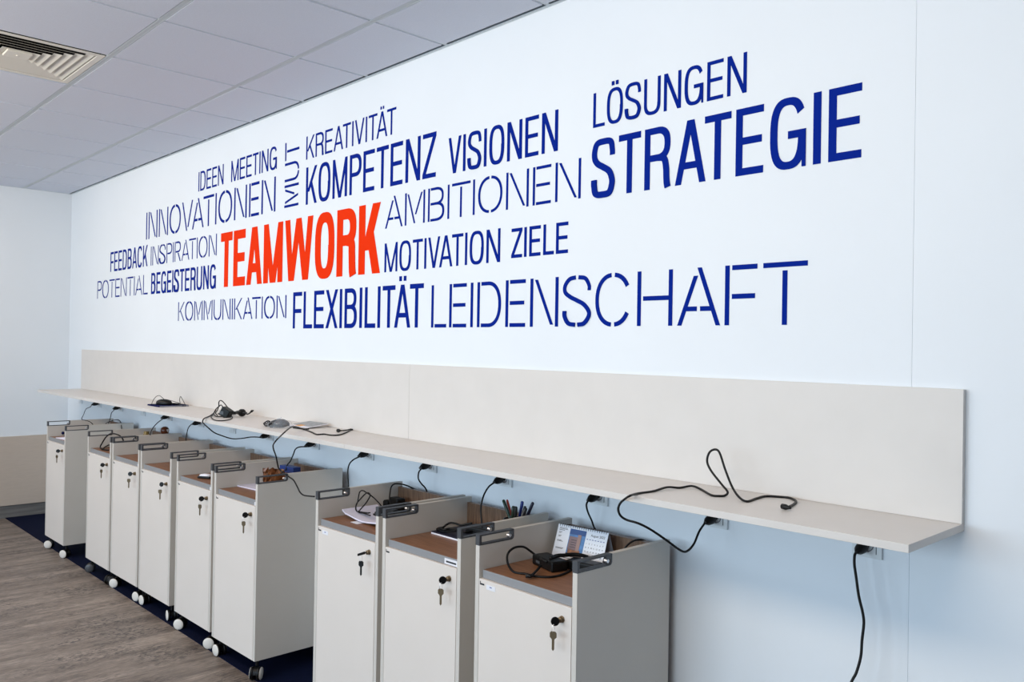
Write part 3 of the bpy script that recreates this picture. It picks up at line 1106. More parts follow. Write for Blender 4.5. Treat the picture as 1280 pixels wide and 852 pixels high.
big += [at(923.8, 621, Z=zc_ + .006), at(933.6, 626.4, Z=zc_), at(945.6, 622.7, Z=zc_), at(956.6, 620, Z=zc_), at(971.9, 620.5, Z=zc_), at(987, 622, Z=zc_), at(995, 626.2, Z=zc_), at(992, 630, Z=zc_), at(986, 633.2, Z=zc_ + .002)]
cord('power_cable', big, 'long black cable with a standing loop on the right end of the shelf', .0034, 13, extra=conn(983, 633.6, z=ST + .009, d=(.9, -.2, 0), L=.028, rr=.0072), seg=7)
cord('power_cable', ap([(1068.3, 694, -.078), (1068, 705, -.08), (1070.2, 721, -.08), (1073.5, 744.6, -.08), (1078.3, 765, -.08), (1079.8, 779, -.08), (1077.5, 800, -.085), (1076, 820, -.09), (1070.5, 840, -.10), (1064, 853, -.11), (1056, 880, -.12), (1052, 910, -.14)]) + [Vector((-1.02, -.17, .006)), Vector((-.93, -.22, .006))],
     'black cable hanging from the rightmost socket to the floor', .0036, 14)


# ------------------------------------------------------------------ things lying on the shelf
# navy notebook with a mouse on it
nx0, nx1, ny0, ny1 = -5.505, -5.305, -0.238, -0.050
nb = thing('notebook', ((nx0 + nx1) / 2, (ny0 + ny1) / 2, ST), 0, 'closed navy notebook lying on the left part of the shelf', 'notebook')
hx, hy = (nx1 - nx0) / 2, (ny1 - ny0) / 2
MB().box(-hx + .004, hx - .006, -hy + .002, hy - .002, 0.0018, 0.0068).build('pages', M['paper'], nb)
cv = MB().box(-hx, hx, -hy, hy, 0.0002, 0.0018).box(-hx, hx, -hy, hy, 0.0068, 0.0084).box(-hx, hx, -hy, -hy + .0018, 0.0018, 0.0068)
cv.build('cover', M['navybook'], nb)
NT = ST + 0.0086
mp_ = at(205, 505.5, Z=NT)
mo = thing('computer_mouse', mp_, 0.5, 'black corded computer mouse resting on the navy notebook', 'mouse')


def blob(mb, rx, ry, rz_, zc, flatten=0.0, n=18, m=10, cx=0, cy=0, p=2.0):
    vs, fs = [], []
    for j in range(m + 1):
        la = PI * j / m
        for i in range(n):
            lo = 2 * PI * i / n
            sx_ = math.copysign(abs(math.cos(lo)) ** (2 / p), math.cos(lo))
            sy_ = math.copysign(abs(math.sin(lo)) ** (2 / p), math.sin(lo))
            r_ = math.sin(la) ** 0.8
            z = math.cos(la) * rz_
            vs.append((cx + rx * sx_ * r_, cy + ry * sy_ * r_, max(zc + z, flatten)))
    for j in range(m):
        for i in range(n):
            fs.append([j * n + i, j * n + (i + 1) % n, (j + 1) * n + (i + 1) % n, (j + 1) * n + i])
    mb.smooth = True
    mb.add(vs, fs)
    mb.smooth = False


b = MB()
blob(b, .058, .032, .027, .009, 0.0005)
b.build('mouse_body', M['black'], mo)
b = MB()
b.cyl((.030, -.004, .025), (.030, .004, .025), .007, n=14)
b.build('scroll_wheel', M['grey'], mo)
cord('mouse_cable', [at(189.5, 505.5, Z=NT + .003), at(191, 501, Y=-.15), at(195, 495.6, Y=-.15), at(199, 494.2, Y=-.15), at(202, 496, Y=-.15), at(206, 499.2, Y=-.15), at(213, 500.3, Y=-.14), at(221, 502.6, Y=-.14), at(225, 503.6, Y=-.14), at(224.5, 500, Y=-.13), at(225.6, 495.3, Y=-.13), at(228, 498.8, Y=-.13), at(230.5, 503.5, Y=-.13), at(232, 507, Y=-.13), at(228, 507, Y=-.14)],
     'thin black mouse cable arched over the navy notebook', .0019)
st_ = thing('usb_receiver_stick', at(221, 505.6, Z=NT), 0.35, 'flat black stick with cable end on the right of the navy notebook', 'connector')
MB().rbox(-.034, .028, -.010, .010, 0.0003, .010, .002).build('stick_body', M['black'], st_)
MB().box(.028, .040, -.006, .006, .002, .007).build('metal_tip', M['steel'], st_)

# adapter pile
ad = thing('power_adapter', at(280, 521.5, Z=ST), 0.5, 'black adapter block in the cable tangle on the shelf', 'adapter')
MB().rbox(-.028, .028, -.022, .022, 0.001, .052, .006, 3, Matrix.Rotation(0.5, 4, 'Y') @ Matrix.Translation((0, 0, .004))).build('adapter_body', M['black'], ad)
MB().box(-.012, .012, -.0232, -.0222, .018, .036).build('rating_label', M['steel'], ad)
y1_ = at(278, 520, Z=ST).y
cord('coiled_cable', [at(268, 515, Z=ST + .012), at(266, 518, Z=ST + .004), at(264, 521, Z=ST + .003), at(268, 524.5, Z=ST + .003), at(277, 525.6, Z=ST + .003), at(287, 524, Z=ST + .003), at(290.5, 521.5, Z=ST + .003), at(288.5, 519.4, Z=ST + .01),
                      at(284.5, 518.8, Z=ST + .012), at(278, 520.3, Z=ST + .006), at(270, 520, Z=ST + .006), at(267.5, 516.5, Y=y1_), at(270, 511, Y=y1_), at(274, 507.5, Y=y1_), at(276.5, 506, Y=y1_), at(279, 509.5, Y=y1_), at(281.5, 515, Y=y1_)],
     'lower black cable coils of the tangle beside the adapter', .0028)
cord('coiled_cable', [at(272, 519, Y=y1_ - .02), at(269.5, 516, Y=y1_ - .02), at(271.5, 513, Y=y1_ - .02), at(273.5, 507, Y=y1_ - .02), at(273.5, 503, Y=y1_ - .02), at(275, 500.4, Y=y1_ - .02), at(278, 501.3, Y=y1_ - .02), at(282.5, 506.3, Y=y1_ - .01), at(286, 512, Y=y1_), at(287.6, 517.5, Y=y1_), at(285, 519.5, Y=y1_), at(277, 519, Y=y1_ - .01), at(272.5, 516.5, Y=y1_ - .01)],
     'tall pointed black cable loop standing over the adapter tangle', .0028)
pz_ = at(301, 520.5, Z=ST)
pg = thing('power_plug', pz_, 0.0, 'black mains plug lying at the right of the cable tangle', 'plug')
b = MB()
b.smooth = True
b.lathe([(0, 0), (.018, 0), (.0205, .006), (.0205, .022), (.012, .032), (.010, .055), (.006, .060), (.0, .060)], (.012, .01, .022), (-1, -.25, -.02), 20)
b.build('plug_body', M['black'], pg)
b = MB()
b.cyl((.012, .004, .022), (.030, .008, .024), .0024, n=8).cyl((.012, .018, .022), (.030, .022, .024), .0024, n=8)
b.build('pins', M['steel'], pg)
cord('short_cable_end', [at(306, 516, Y=pz_.y + .01), at(309.5, 517.3, Y=pz_.y + .01), at(312.5, 515.8, Y=pz_.y + .01), at(314, 513.8, Y=pz_.y + .01), at(316.5, 513, Y=pz_.y + .01)],
     'short bent black cable end beside the mains plug', .004, extra=conn(315, 513.4, y=pz_.y + .01, d=(1, 0, .5), L=.016, rr=.0065))
b = thing('cable_adapter', at(290, 518.6, Z=ST), 0.3, 'short black inline adapter between the adapter block and the plug', 'adapter')
MB().rbox(-.030, .026, -.010, .010, .004, .022, .004).build('adapter_body', M['black'], b)

# crumpled transparent bag with dark headset, beside a leaflet
glass = mat('clear_film', (225, 232, 240), 0.12, trans=0.0, alpha=0.17)
bg = thing('plastic_bag', at(351, 534, Z=ST), 0.0, 'crumpled clear plastic bag with dark grey item on the shelf', 'bag')
rn = random.Random(7)
b = MB()
n, mm = 22, 9
vs, fs = [], []
for j in range(mm):
    for i in range(n):
        a = 2 * PI * i / n
        r_ = (1 - (j / (mm - 1)) ** 2.2) if j else 1.0
        q = 1 + rn.uniform(-.13, .13)
        vs.append((math.cos(a) * .088 * r_ * q, math.sin(a) * .055 * r_ * q, .0008 + .047 * (j / (mm - 1)) * (1 + rn.uniform(-.12, .1))))
for j in range(mm - 1):
    for i in range(n):
        fs.append([j * n + i, j * n + (i + 1) % n, (j + 1) * n + (i + 1) % n, (j + 1) * n + i])
b.add(vs, fs)
b.build('film', glass, bg)
hs = thing('headset', at(349, 534, Z=ST), 0.6, 'dark grey folded headset inside the clear plastic bag', 'headset')
b = MB()
blob(b, .050, .026, .019, .019, .0005)
b.build('ear_pad', mat('dark_slate', (38, 41, 48), .5), hs)
b = MB()
b.smooth = True
b.tube([(math.cos(a) * .052, .018 * math.sin(a) - .004, .012 + .024 * math.sin(a)) for a in [PI * i / 12 for i in range(13)]], .0045, 8)
b.build('headband', M['black'], hs)
b = MB()
b.cyl((-.028, -.03, .012), (-.028, -.022, .014), .013, n=16)
b.build('speaker', M['black'], hs)
cm = thing('coiled_earphones', at(333.5, 532.5, Z=ST), 0.2, 'small dark coil of thin cable left of the clear bag', 'earphones')
b = MB()
for k in range(4):
    pts = [(math.cos(a) * (.020 - k * .001) + .003 * k, math.sin(a) * .016 * (1 if k % 2 else .8), .006 + .005 * k + .006 * math.sin(a * 2 + k)) for a in [2 * PI * i / 18 for i in range(18)]]
    b.tube(pts, .0022, 6, closed=True)
b.tube([(.018, 0, .012), (.04, -.01, .008), (.060, .0, .006)], .004, 8)
b.build('coil', M['ink'], cm)
lf = thing('leaflet', at(388, 535.2, Z=ST), 0.0, 'open printed leaflet with grey and orange pictures on the shelf', 'leaflet')
lx0 = at(373, 533.5, Z=ST)
lf.location = (-3.735, -0.115, ST + .008)
lf.rotation_euler = (0.11, 0, 0)
b = MB()
b.box(-.075, .105, -.060, .075, .0003, .0035)
b.build('page_block', M['paper'], lf)
b = MB()
b.k = 0
b.prism([(-.074, -.025, .0036), (.10, -.025, .0036), (.10, .073, .0036), (-.074, .073, .0036)], (0, 0, .0004))
b.k = 1
b.prism([(-.02, -.040, .0036), (.03, -.040, .0036), (.035, -.010, .0041), (-.012, -.010, .0041)], (0, 0, .0004))
b.build('printed_picture', [mat('print_grey', (140, 146, 152), .4, noise=.35, nscale=50), mat('print_orange', (214, 150, 60), .5)], lf)
ph = thing('dark_card', (-3.650, -0.185, ST + .0006), 0.12, 'thin dark strip lying across the leaflet edge', 'card')
MB().rbox(-.045, .055, -.012, .012, 0.0, .005, .0015).build('card_body', M['black'], ph)

# ------------------------------------------------------------------ things on the cabinet trays
TY = TRAY
# cabinet 1: papers
p1 = thing('paper_stack', (-6.47, -0.40, TY), 0.1, 'small stack of pale lilac papers on the leftmost cabinet', 'papers')
MB().box(-.11, .11, -.075, .075, .0003, .006).build('sheets', M['lilac'], p1)
MB().box(-.06, .12, -.06, .07, .006, .009, Matrix.Rotation(.3, 4, 'Z')).build('top_sheet', M['paper'], p1)
p1b = thing('marker_cap', at(78.6, 545, Y=-.40), 0, 'small blue rounded object on the papers of the leftmost cabinet', 'cap')
p1b.location = Vector((p1b.location.x, p1b.location.y, TY + .0095))
b = MB()
blob(b, .013, .010, .011, .0105, 0.0)
b.build('cap_body', M['navybook'], p1b)
# cable in cabinet 2
cord('looped_cable', [at(136, 562.4, Z=TY + .005), at(131.5, 562, Z=TY + .005), at(127.5, 561, Z=TY + .006), at(125.3, 558.5, Y=-.42), at(128, 553, Y=-.418), at(132.5, 546, Y=-.415), at(137, 542.5, Y=-.41), at(142, 541.8, Y=-.40), at(147, 543, Y=-.39), at(151, 545.5, Y=-.38), at(154, 550, Y=-.37), at(155, 560, Y=-.36)],
     'thick black cable arching out of the second cabinet from the left', .0042)
cord('looped_cable', [at(128, 561.4, Z=TY + CR * 2), at(132, 558, Z=TY + .010), at(137, 555.5, Z=TY + .012), at(142, 555, Z=TY + .012)],
     'short black cable end on the tray of the second cabinet', .0042)
# two trinkets at the back of cabinet 2
cp = at(206, 541.5, Y=-.12)
tk = thing('toy_globe', (cp.x, -.12, TY), 0, 'round brown and white ball on a stand at the back of the second cabinet', 'ornament')
b = MB()
b.cyl((0, 0, .0003), (0, 0, .06), .018, .010, 16)
b.build('stand', mat('dark_brown', (70, 44, 30), .4), tk)
ballm = bpy.data.materials.new('brown_white_glaze')
ballm.use_nodes = True
nt = ballm.node_tree
vn = nt.nodes.new('ShaderNodeTexVoronoi')
vn.inputs['Scale'].default_value = 22
tcn = nt.nodes.new('ShaderNodeTexCoord')
rr_ = nt.nodes.new('ShaderNodeValToRGB')
rr_.color_ramp.interpolation = 'CONSTANT'
rr_.color_ramp.elements[0].color = (*lin((92, 46, 26)), 1)
rr_.color_ramp.elements[1].position = 0.62
rr_.color_ramp.elements[1].color = (*lin((232, 214, 204)), 1)
nt.links.new(tcn.outputs['Object'], vn.inputs[0])
nt.links.new(vn.outputs['Color'], rr_.inputs[0])
nt.links.new(rr_.outputs[0], nt.nodes['Principled BSDF'].inputs['Base Color'])
nt.nodes['Principled BSDF'].inputs['Roughness'].default_value = .15
b = MB()
zt = at(206, 532.8, Y=-.12).z - TY - 0.027
b.cyl((0, 0, .055), (0, 0, zt), .008, n=12)
b.build('neck', M['brass'], tk)
b = MB()
blob(b, .027, .027, .027, zt, -9)
b.build('ball', ballm, tk)
cp = at(183, 545, Y=-.20)
tk = thing('small_jar', (cp.x, -.20, TY), 0, 'small olive brown jar at the back of the second cabinet', 'jar')
b = MB()
zt = at(183, 538.8, Y=-.20).z - TY
b.smooth = True
b.lathe([(0, 0), (.020, .0003), (.022, .01), (.022, zt - .02), (.016, zt - .012)], (0, 0, 0), (0, 0, 1), 18)
b.build('jar_body', mat('olive_glass', (112, 92, 44), .2), tk)
b = MB()
b.cyl((0, 0, zt - .014), (0, 0, zt), .017, n=18)
b.build('jar_lid', mat('gold_lid', (150, 128, 80), .35, metal=.5), tk)
# cabinet 5 packet
pk = thing('tissue_packet', at(257, 597, Z=TY), 0.5, 'small white packet with dark underside on the fifth cabinet tray', 'packet')
b = MB()
blob(b, .034, .020, .011, .011, .0003, p=3)
b.build('wrapper', M['paper'], pk)
b = MB()
b.rbox(-.03, .045, -.030, -.014, .0003, .012, .004)
b.build('dark_strip', M['black'], pk)
# cabinet 6 things
bx = at(363, 592, Y=-.17)
BXZ = at(354, 580.5, Y=-.2).z
bb = thing('blue_box', (-3.725, -.195, TY), 0.05, 'open blue carton standing at the back of the sixth cabinet', 'box')
hb = BXZ - TY
b = MB()
b.box(-.060, .060, -.018, .018, .0003, hb - .030)
b.build('carton', mat('brown_carton', (120, 84, 66), .6, noise=.3, nscale=30), bb)
b = MB()
b.box(-.062, .062, -.020, .020, hb - .030, hb)
b.build('lid', mat('blue_carton', (14, 46, 116), .45), bb)
sb = at(342, 592, Y=-.30)
sn = thing('snack_packet', (sb.x, -.30, TY), 0.6, 'crumpled brown and orange wrapper in front of the blue carton', 'packet')
hb = at(334, 582.8, Y=-.30).z - TY
b = MB()
vs, fs = [], []
rn = random.Random(3)
nx_, nz_ = 9, 6
for j in range(nz_ + 1):
    for i in range(nx_ + 1):
        vs.append((-.058 + .116 * i / nx_, rn.uniform(-.014, .014), max(.0003, hb * j / nz_ + rn.uniform(-.008, .004) * (j > 0))))
for j in range(nz_):
    for i in range(nx_):
        a = j * (nx_ + 1) + i
        fs.append([a, a + 1, a + nx_ + 2, a + nx_ + 1])
b.add(vs, fs)
so = b.build('wrapper', mat('wrapper_print', (104, 62, 34), .3, noise=.85, nscale=38), sn)
md = so.modifiers.new('s', 'SOLIDIFY')
md.thickness = .006
md.offset = 0
pp = thing('loose_papers', (-3.80, -.35, TY), 0.1, 'loose white papers under the wrapper on the sixth cabinet', 'papers')
MB().box(-.13, .06, -.02, .12, .0003, .006).build('sheets', M['lilac'], pp)
wp = at(314, 619, Z=TY)
wc = thing('round_gadget', (-3.655, -.345, TY), 0, 'black rounded gadget half hidden at the front right of the sixth cabinet tray', 'gadget')
b = MB()
blob(b, .034, .028, .026, .026, .0003)
b.build('shell', M['black'], wc)
# cabinet 7: booklet, adapters, cables
bk_ = thing('open_booklet', (-2.80, -.300, TY), -0.03, 'pale lilac booklet bowed on the tray of the third cabinet from the right', 'booklet')
b = MB()
vs, fs = [], []
K = 12
for layer, zz in ((0, 0.0), (1, .006)):
    for i in range(K + 1):
        x = -.150 + .30 * i / K
        z = .012 + .010 * math.cos((i / K) * 2 * PI) * .6 + (.010 if i == 0 else 0)
        for y in (-.085, .085):
            vs.append((x, y, z + zz))
for i in range(K):
    for l in (0, 1):
        o_ = l * 2 * (K + 1)
        fs.append([o_ + 2 * i, o_ + 2 * i + 1, o_ + 2 * i + 3, o_ + 2 * i + 2])
    a, c_ = 2 * i, 2 * (K + 1) + 2 * i
    fs.append([a, a + 2, c_ + 2, c_])
    fs.append([a + 1, a + 3, c_ + 3, c_ + 1])
fs += [[0, 1, 2 * (K + 1) + 1, 2 * (K + 1)], [2 * K, 2 * K + 1, 4 * K + 3, 4 * K + 2]]
b.add(vs, fs)
b.build('pages', M['lilac'], bk_)
b = MB()
b.box(-.05, .0, -.105, -.06, .0004, .0012)
b.build('page_marker', M['paper'], bk_)
BT = TY + .022
for q, (u, v, lab) in enumerate(((482, 627, 'left black adapter block at the back of the third cabinet from the right'), (496.5, 624, 'right black adapter block beside the brown back of the third cabinet from the right'))):
    y = -.13 if q == 0 else -.12
    p = at(u, v, Y=y)
    a_ = thing('power_adapter', (p.x, y, TY), .2 - q * .3, lab, 'adapter')
    h = at(u, 623.5 if q == 0 else 621.5, Y=y).z - TY
    b = MB()
    b.rbox(-.034, .034, -.022, .022, .0004, h, .009, 3)
    b.build('adapter_body', M['black'], a_)
am = at(468, 643.5, Z=BT + .01)
a_ = thing('cable_bundle', (-2.735, -.310, BT + .003), 0.15, 'bundled black cable on the pale booklet', 'cable')
b = MB()
for k in range(5):
    pts = [(math.cos(a) * (.072 - .006 * k), math.sin(a) * (.030 - .003 * k) + .003 * k, .004 + .0055 * k + .003 * math.sin(2 * a + k)) for a in [2 * PI * i / 24 for i in range(24)]]
    b.smooth = True
    b.tube(pts, .0032, 6, closed=True)
b.build('coil', M['cord'], a_)
b = MB()
b.rbox(-.04, .05, -.016, .016, .002, .036, .006, 3)
b.build('inline_block', M['black'], a_)
yl = at(446, 640, Z=BT).y
cord('looped_cable', [at(463, 644, Z=BT + .01), at(452, 640.5, Z=BT + .006), at(446, 638.5, Z=BT + .006), at(444.5, 634, Y=yl), at(447, 627, Y=yl), at(449, 616.5, Y=yl), at(451, 613.3, Y=yl), at(454, 613, Y=yl), at(459, 616, Y=yl + .01), at(465, 620, Y=yl + .03), at(470, 624.5, Y=yl + .05), at(475, 630, Y=yl + .08), at(478, 634, Y=yl + .10)],
     'outer loop of black cable rising above the pale booklet', .0026)
cord('looped_cable', [at(461, 641, Z=BT + .012), at(450, 639.5, Z=BT + .006), at(445.3, 637.5, Y=yl - .01), at(445.5, 630, Y=yl - .01), at(450, 624, Y=yl - .01), at(456, 617.6, Y=yl - .01), at(460, 615.6, Y=yl - .01), at(462.7, 618, Y=yl - .01), at(461.5, 622, Y=yl - .01), at(457, 629, Y=yl - .01), at(450.5, 636.5, Y=yl - .01), at(448.5, 640, Z=BT + .005), at(455, 641, Z=BT + .004), at(463, 640.5, Z=BT + .006)],
     'inner loop of black cable rising above the pale booklet', .0026)
# cabinet 8: dark folder, coiled cable, pen cup
fd = thing('dark_folder', (-2.325, -.205, TY), 0, 'dark blue-black folder with pale edge under cables', 'folder')
MB().box(-.165, .165, -.075, .10, .0004, .006).build('sheets', M['paper'], fd)
MB().box(-.165, .165, -.0745, .10, .006, .010).build('cover', mat('folder_cover', (30, 32, 52), .4), fd)
FT = TY + .0103
a_ = thing('power_adapter', (-2.32, -.175, FT), 0.1, 'flat black adapter on the dark folder', 'adapter')
MB().rbox(-.060, .065, -.028, .028, .0004, .030, .007, 3).build('adapter_body', M['black'], a_)
yq = -.22
cord('looped_cable', [at(570, 663, Z=FT + .012), at(561, 663.5, Z=FT + .006), at(553, 663.5, Z=FT + .004), at(546.5, 661.5, Z=FT + .004), at(548.5, 659.8, Z=FT + .006), at(554, 658.7, Z=FT + .01), at(558, 655.5, Y=-.20), at(563, 653.3, Y=-.19), at(569, 654, Y=-.18), at(576, 656, Y=-.17), at(583, 654.8, Y=-.16), at(590, 653.6, Y=-.15)],
     'black cable curling over the dark folder', .0042)
cord('looped_cable', [at(549, 660.5, Z=FT + .012), at(556, 661.5, Z=FT + .014), at(563, 660.5, Z=FT + .016), at(571, 662, Z=FT + .016), at(580, 665, Z=FT + .014), at(590, 664, Z=FT + .012)],
     'black cable lying along the flat adapter on the dark folder', .0045)
cpn = (-2.185, -.130)
cu = thing('pen_cup', (cpn[0], cpn[1], TY), 0, 'black mesh pen cup in the back of the second cabinet from the right', 'cup')
b = MB()
b.smooth = True
b.lathe([(.0, .0004), (.045, .0004), (.047, .085), (.044, .085), (.042, .004), (0, .004)], (0, 0, 0), (0, 0, 1), 24)
b.build('cup_body', M['black'], cu)
pens = [((629, 624.5), (117, 5), (18, 48, 30), 'dark green pen leaning left, leftmost in the cup', .0058, 'dark green'),
        ((633.8, 624.3), (0, 0), (196, 60, 42), 'red pen with white clip beside the green pen', .0042, 'red'),
        ((634.5, 628), (0, 0), (120, 150, 170), 'pale blue-grey pen next to the red pen', .0050, 'grey'),
        ((642, 632.5), (0, 0), (20, 40, 24), 'short dark green marker in the middle of the cup', .0075, 'green'),
        ((645, 633), (0, 0), (16, 18, 18), 'short black marker in the middle of the cup', .0060, 'black'),
        ((653, 626.3), (0, 0), (22, 48, 130), 'blue pen with dark cap leaning right', .0060, 'blue'),
        ((656.5, 632.5), (0, 0), (18, 18, 22), 'black pen with silver ring right of the blue pen', .0055, 'black'),
        ((658, 635), (0, 0), (226, 228, 232), 'white and navy pen low in the right side of the cup', .0050, 'white'),
        ((666.3, 627.8), (0, 0), (24, 26, 52), 'navy pen tilted furthest right in the cup', .0058, 'navy')]
feet = [(-.012, 0), (-.010, .012), (.0, .02), (-.008, -.012), (.004, -.014), (-.008, .010), (.006, .004), (.008, -.006), (-.004, .010)]
for k, ((u, v), _, rgb, lab, rr, nm) in enumerate(pens):
    yy = cpn[1] + feet[k][1] * 1.8
    tip = at(u, v, Y=yy)
    # foot: choose bottom so the pen leans on the rim
    foot = Vector((cpn[0] + feet[k][0], cpn[1] + feet[k][1], TY + .006))
    top = Vector(tip)
    # limit the lean at rim height
    tr_ = (TY + .085 - foot.z) / (top.z - foot.z)
    for _ in range(30):
        q = foot.lerp(top, tr_)
        off = Vector((q.x - cpn[0], q.y - cpn[1]))
        if off.length < .044 - rr:
            break
        foot.x += (cpn[0] - q.x) * .3
        foot.y += (cpn[1] - q.y) * .3
        fo = Vector((foot.x - cpn[0], foot.y - cpn[1]))
        if fo.length > .032:
            fo = fo.normalized() * .032
            foot.x, foot.y = cpn[0] + fo.x, cpn[1] + fo.y
    pn = thing('pen', foot, 0, lab, 'pen', 'pens in the black cup')
    d = top - foot
    L_ = d.length
    dn = d.normalized()
    b = MB()
    b.smooth = True
    b.lathe([(0, 0), (.001, 0), (rr * .8, .010), (rr * .8, L_ * .62)], (0, 0, 0), dn, 10)
    b.build('barrel', mat('pen_' + nm + str(k), rgb if k not in (5,) else (24, 52, 132), .35), pn)
    b = MB()
    b.smooth = True
    b.lathe([(rr * .8, L_ * .60), (rr, L_ * .62), (rr, L_ - .004), (rr * .7, L_), (0, L_)], (0, 0, 0), dn, 10)
    b.build('pen_cap', mat('cap_' + nm + str(k), (14, 14, 18) if k in (6, 7) else rgb, .35), pn)
    if k in (1, 2, 6, 7):
        b = MB()
        sd_ = Vector((-.7, -.7, 0))
        b.cyl(dn * L_ * .66 + sd_ * (rr + .001), dn * (L_ - .006) + sd_ * (rr + .001), .0012, n=6)
        b.build('clip', M['chrome'], pn)

# cabinet 9: desk calendar
P0 = at(689.5, 694.5, Z=TY + .001)
cal_yaw = 0.10
cal = thing('desk_calendar', (P0.x, P0.y, TY), cal_yaw, 'spiral-bound tent desk calendar with a building photo', 'calendar')
cwid, chgt = .206, .112
lean = 0.36
Tc = Matrix.Rotation(-lean, 4, 'X')


def cq(mb, x0, z0, x1, z1, lift=.0003, th=.0002):
    """rectangle on the leaning front face"""
    mb.prism([Tc @ Vector((a, -lift, b)) for a, b in ((x0, z0), (x1, z0), (x1, z1), (x0, z1))], Tc.to_3x3() @ Vector((0, -th, 0)))


b = MB()
cq(b, 0, 0, cwid, chgt, 0, .0012)
b.build('front_page', mat('calendar_page', (226, 232, 242), .5), cal)
# back leg and base
topy, topz = math.sin(lean) * chgt, math.cos(lean) * chgt
b = MB()
b.prism([(0, topy, topz), (cwid, topy, topz), (cwid, topy * 2.1, .001), (0, topy * 2.1, .001)], (0, .0015, 0))
b.prism([(0, 0, .0006), (cwid, 0, .0006), (cwid, topy * 2.1, .0006), (0, topy * 2.1, .0006)], (0, 0, .001))
b.build('stand_card', mat('card_grey', (150, 156, 166), .6), cal)
# photograph of a building under a dark sky
b = MB()
px0, px1, pz0, pz1 = cwid * .262, cwid * .585, chgt * .10, chgt * .925
b.k = 0
cq(b, px0, pz0, px1, pz1, .0013)
b.k = 1
cq(b, px0, pz1 - chgt * .16, px1, pz1, .0016)
b.k = 2
cq(b, px0 + .003, pz0 + chgt * .20, px1 - .020, pz0 + chgt * .60, .0019)
b.k = 3
cq(b, px1 - .030, pz0 + chgt * .20, px1 - .016, pz0 + chgt * .68, .0022)
b.k = 4
cq(b, px0, pz0, px1, pz0 + chgt * .10, .0019)
b.k = 5
cq(b, px0 + .006, pz0 + chgt * .10, px1 - .012, pz0 + chgt * .22, .0019)
for r_ in range(4):
    b.k = 6
    z_ = pz0 + chgt * (.28 + .07 * r_)
    cq(b, px0 + .012, z_, px1 - .032, z_ + chgt * .02, .0024)
b.build('picture', [mat('pic_sky', (74, 122, 176), .4, noise=.25, nscale=60), mat('pic_sky_dark', (34, 74, 134), .4), mat('pic_facade', (124, 104, 108), .4), mat('pic_tower', (150, 122, 116), .4), mat('pic_ground', (40, 28, 26), .4), mat('pic_glow', (140, 92, 60), .4, noise=.5, nscale=90), mat('pic_windows', (70, 58, 66), .4)], cal)
# text lines, month heading, dates
b = MB()
for q, (a, z, l) in enumerate(((.04, .90, .16), (.04, .865, .17), (.04, .83, .11), (.045, .77, .06), (.045, .74, .04), (.045, .66, .06), (.045, .63, .05), (.04, .52, .09), (.04, .495, .12), (.04, .30, .16), (.04, .275, .14))):
    cq(b, cwid * a, chgt * z, cwid * (a + l), chgt * (z + .013), .0013)
cq(b, cwid * .06, chgt * .035, cwid * .56, chgt * .05, .0013)
b.build('small_print', M['ink'], cal)


def text3(body, size, x, z, name, material, align='LEFT'):
    cu_ = bpy.data.curves.new('text', 'FONT')
    cu_.body = body
    cu_.size = size
    cu_.align_x = align
    cu_.extrude = 0.00012
    tmp = bpy.data.objects.new('tmp', cu_)
    C.objects.link(tmp)
    dg = bpy.context.evaluated_depsgraph_get()
    me = bpy.data.meshes.new_from_object(tmp.evaluated_get(dg))
    bpy.data.objects.remove(tmp)
    T_ = Tc @ Matrix.Translation((x, -.0015, z)) @ Matrix.Rotation(PI / 2, 4, 'X')
    me.transform(T_)
    me.materials.clear()
    me.materials.append(material)
    ob = bpy.data.objects.new(name, me)
    C.objects.link(ob)
    ob.parent = cal
    return ob


text3('August 2022', chgt * .10, cwid * .955, chgt * .80, 'month_heading', M['ink'], 'RIGHT')
days = '  Mo   Di   Mi   Do   Fr   Sa   So'
rows = ['1 2 3 4 5 6 7', '8 9 10 11 12 13 14', '15 16 17 18 19 20 21', '22 23 24 25 26 27 28', '29 30 31']
gx0_, gx1_ = cwid * .625, cwid * .945
tmpm = []
for r_, row in enumerate(rows):
    for c_, dnum in enumerate(row.split()):
        tmpm.append(text3(dnum, chgt * .062, gx0_ + (gx1_ - gx0_) * c_ / 6, chgt * (.56 - .115 * r_), 'date', M['ink'], 'CENTER'))
b = MB()
for c_ in range(7):
    xx = gx0_ + (gx1_ - gx0_) * c_ / 6
    cq(b, xx - .003, chgt * .695, xx + .003, chgt * .715, .0013)
b.build('weekday_row', M['inkblue'], cal)
b = MB()
nring = 22
for k in range(nring):
    if 7 < k < 8:
        continue
    xx = cwid * (.04 + .92 * k / (nring - 1))
    ctr = Tc @ Vector((xx, 0, chgt - .002))
    b.tube([ctr + Vector((0, math.cos(a) * .0042 + .001, math.sin(a) * .0052)) for a in [2 * PI * i / 10 for i in range(10)]], .0008, 5, closed=True)
sp = b.build('spiral_binding', M['ink'], cal)
sp['kind'] = 'stuff'

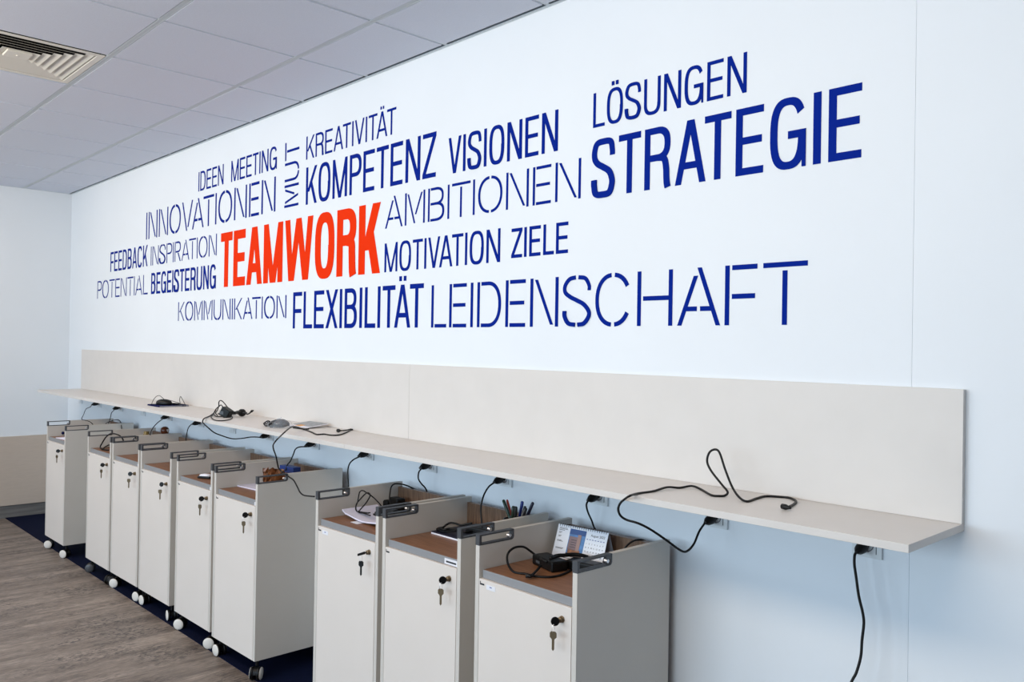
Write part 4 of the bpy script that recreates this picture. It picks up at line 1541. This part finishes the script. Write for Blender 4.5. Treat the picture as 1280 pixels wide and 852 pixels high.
# adapters and cables beside the calendar
a1 = thing('power_adapter', (-1.865, -.285, TY), -.25, 'large black adapter block in front of the desk calendar', 'adapter')
MB().rbox(-.062, .062, -.030, .030, .0004, .034, .007, 3).build('adapter_body', M['black'], a1)
MB().box(-.035, -.012, -.0312, -.0298, .012, .020).build('rating_label', M['steel'], a1)
a2 = thing('power_adapter', (-1.775, -.225, TY), .15, 'flat black adapter behind the front handle, right of the larger adapter', 'adapter')
MB().rbox(-.05, .06, -.026, .026, .0004, .030, .006, 3).build('adapter_body', M['black'], a2)
yk = -.30
cord('looped_cable', [at(684, 702, Z=TY + .034), at(677, 698.5, Z=TY + .035), at(671, 694.5, X=-1.955), at(664, 689.3, X=-1.962), at(657, 684.3, X=-1.962), at(651.5, 682.8, X=-1.962), at(643.5, 684, X=-1.962), at(637, 688.5, X=-1.962), at(634, 695, X=-1.958), at(634.6, 703, X=-1.945), at(638, 710.3, Z=TY + .008), at(643, 714.8, Z=TY + CR), at(650, 716.3, Z=TY + CR), at(657, 717, Z=TY + CR), at(664, 718.8, Z=TY + CR), at(672, 720.3, Z=TY + CR), at(685, 721, Z=TY + CR), at(697, 719.5, Z=TY + CR), at(707, 716, Z=TY + CR), at(716, 711, Z=TY + CR)],
     'black cable making a round loop on the rightmost cabinet tray', .0038)
cord('looped_cable', [at(676, 706.5, Z=TY + .020), at(671.5, 712, Z=TY + .012), at(667, 716.5, Z=TY + .010), at(662, 720.5, Z=TY + .009)],
     'short cable with barrel connector in front of the large adapter', .0040, extra=conn(663, 719.5, z=TY + .0095, d=(.6, .6, 0), L=.030, rr=.0062))
cord('looped_cable', [at(688, 697.5, Z=TY + .036), at(696, 694.2, Z=TY + .036), at(706, 693.6, Z=TY + .036), at(716, 692.6, Z=TY + .036), at(726, 693.6, Z=TY + .034), at(735, 696, Z=TY + .028)],
     'black cable bunched along the foot of the desk calendar', .0062)
cord('looped_cable', [at(703, 706.5, Z=TY + .012), at(712, 707.5, Z=TY + .008), at(722, 708, Z=TY + CR), at(732, 706, Z=TY + CR)],
     'black cable running right from the large adapter', .0036)
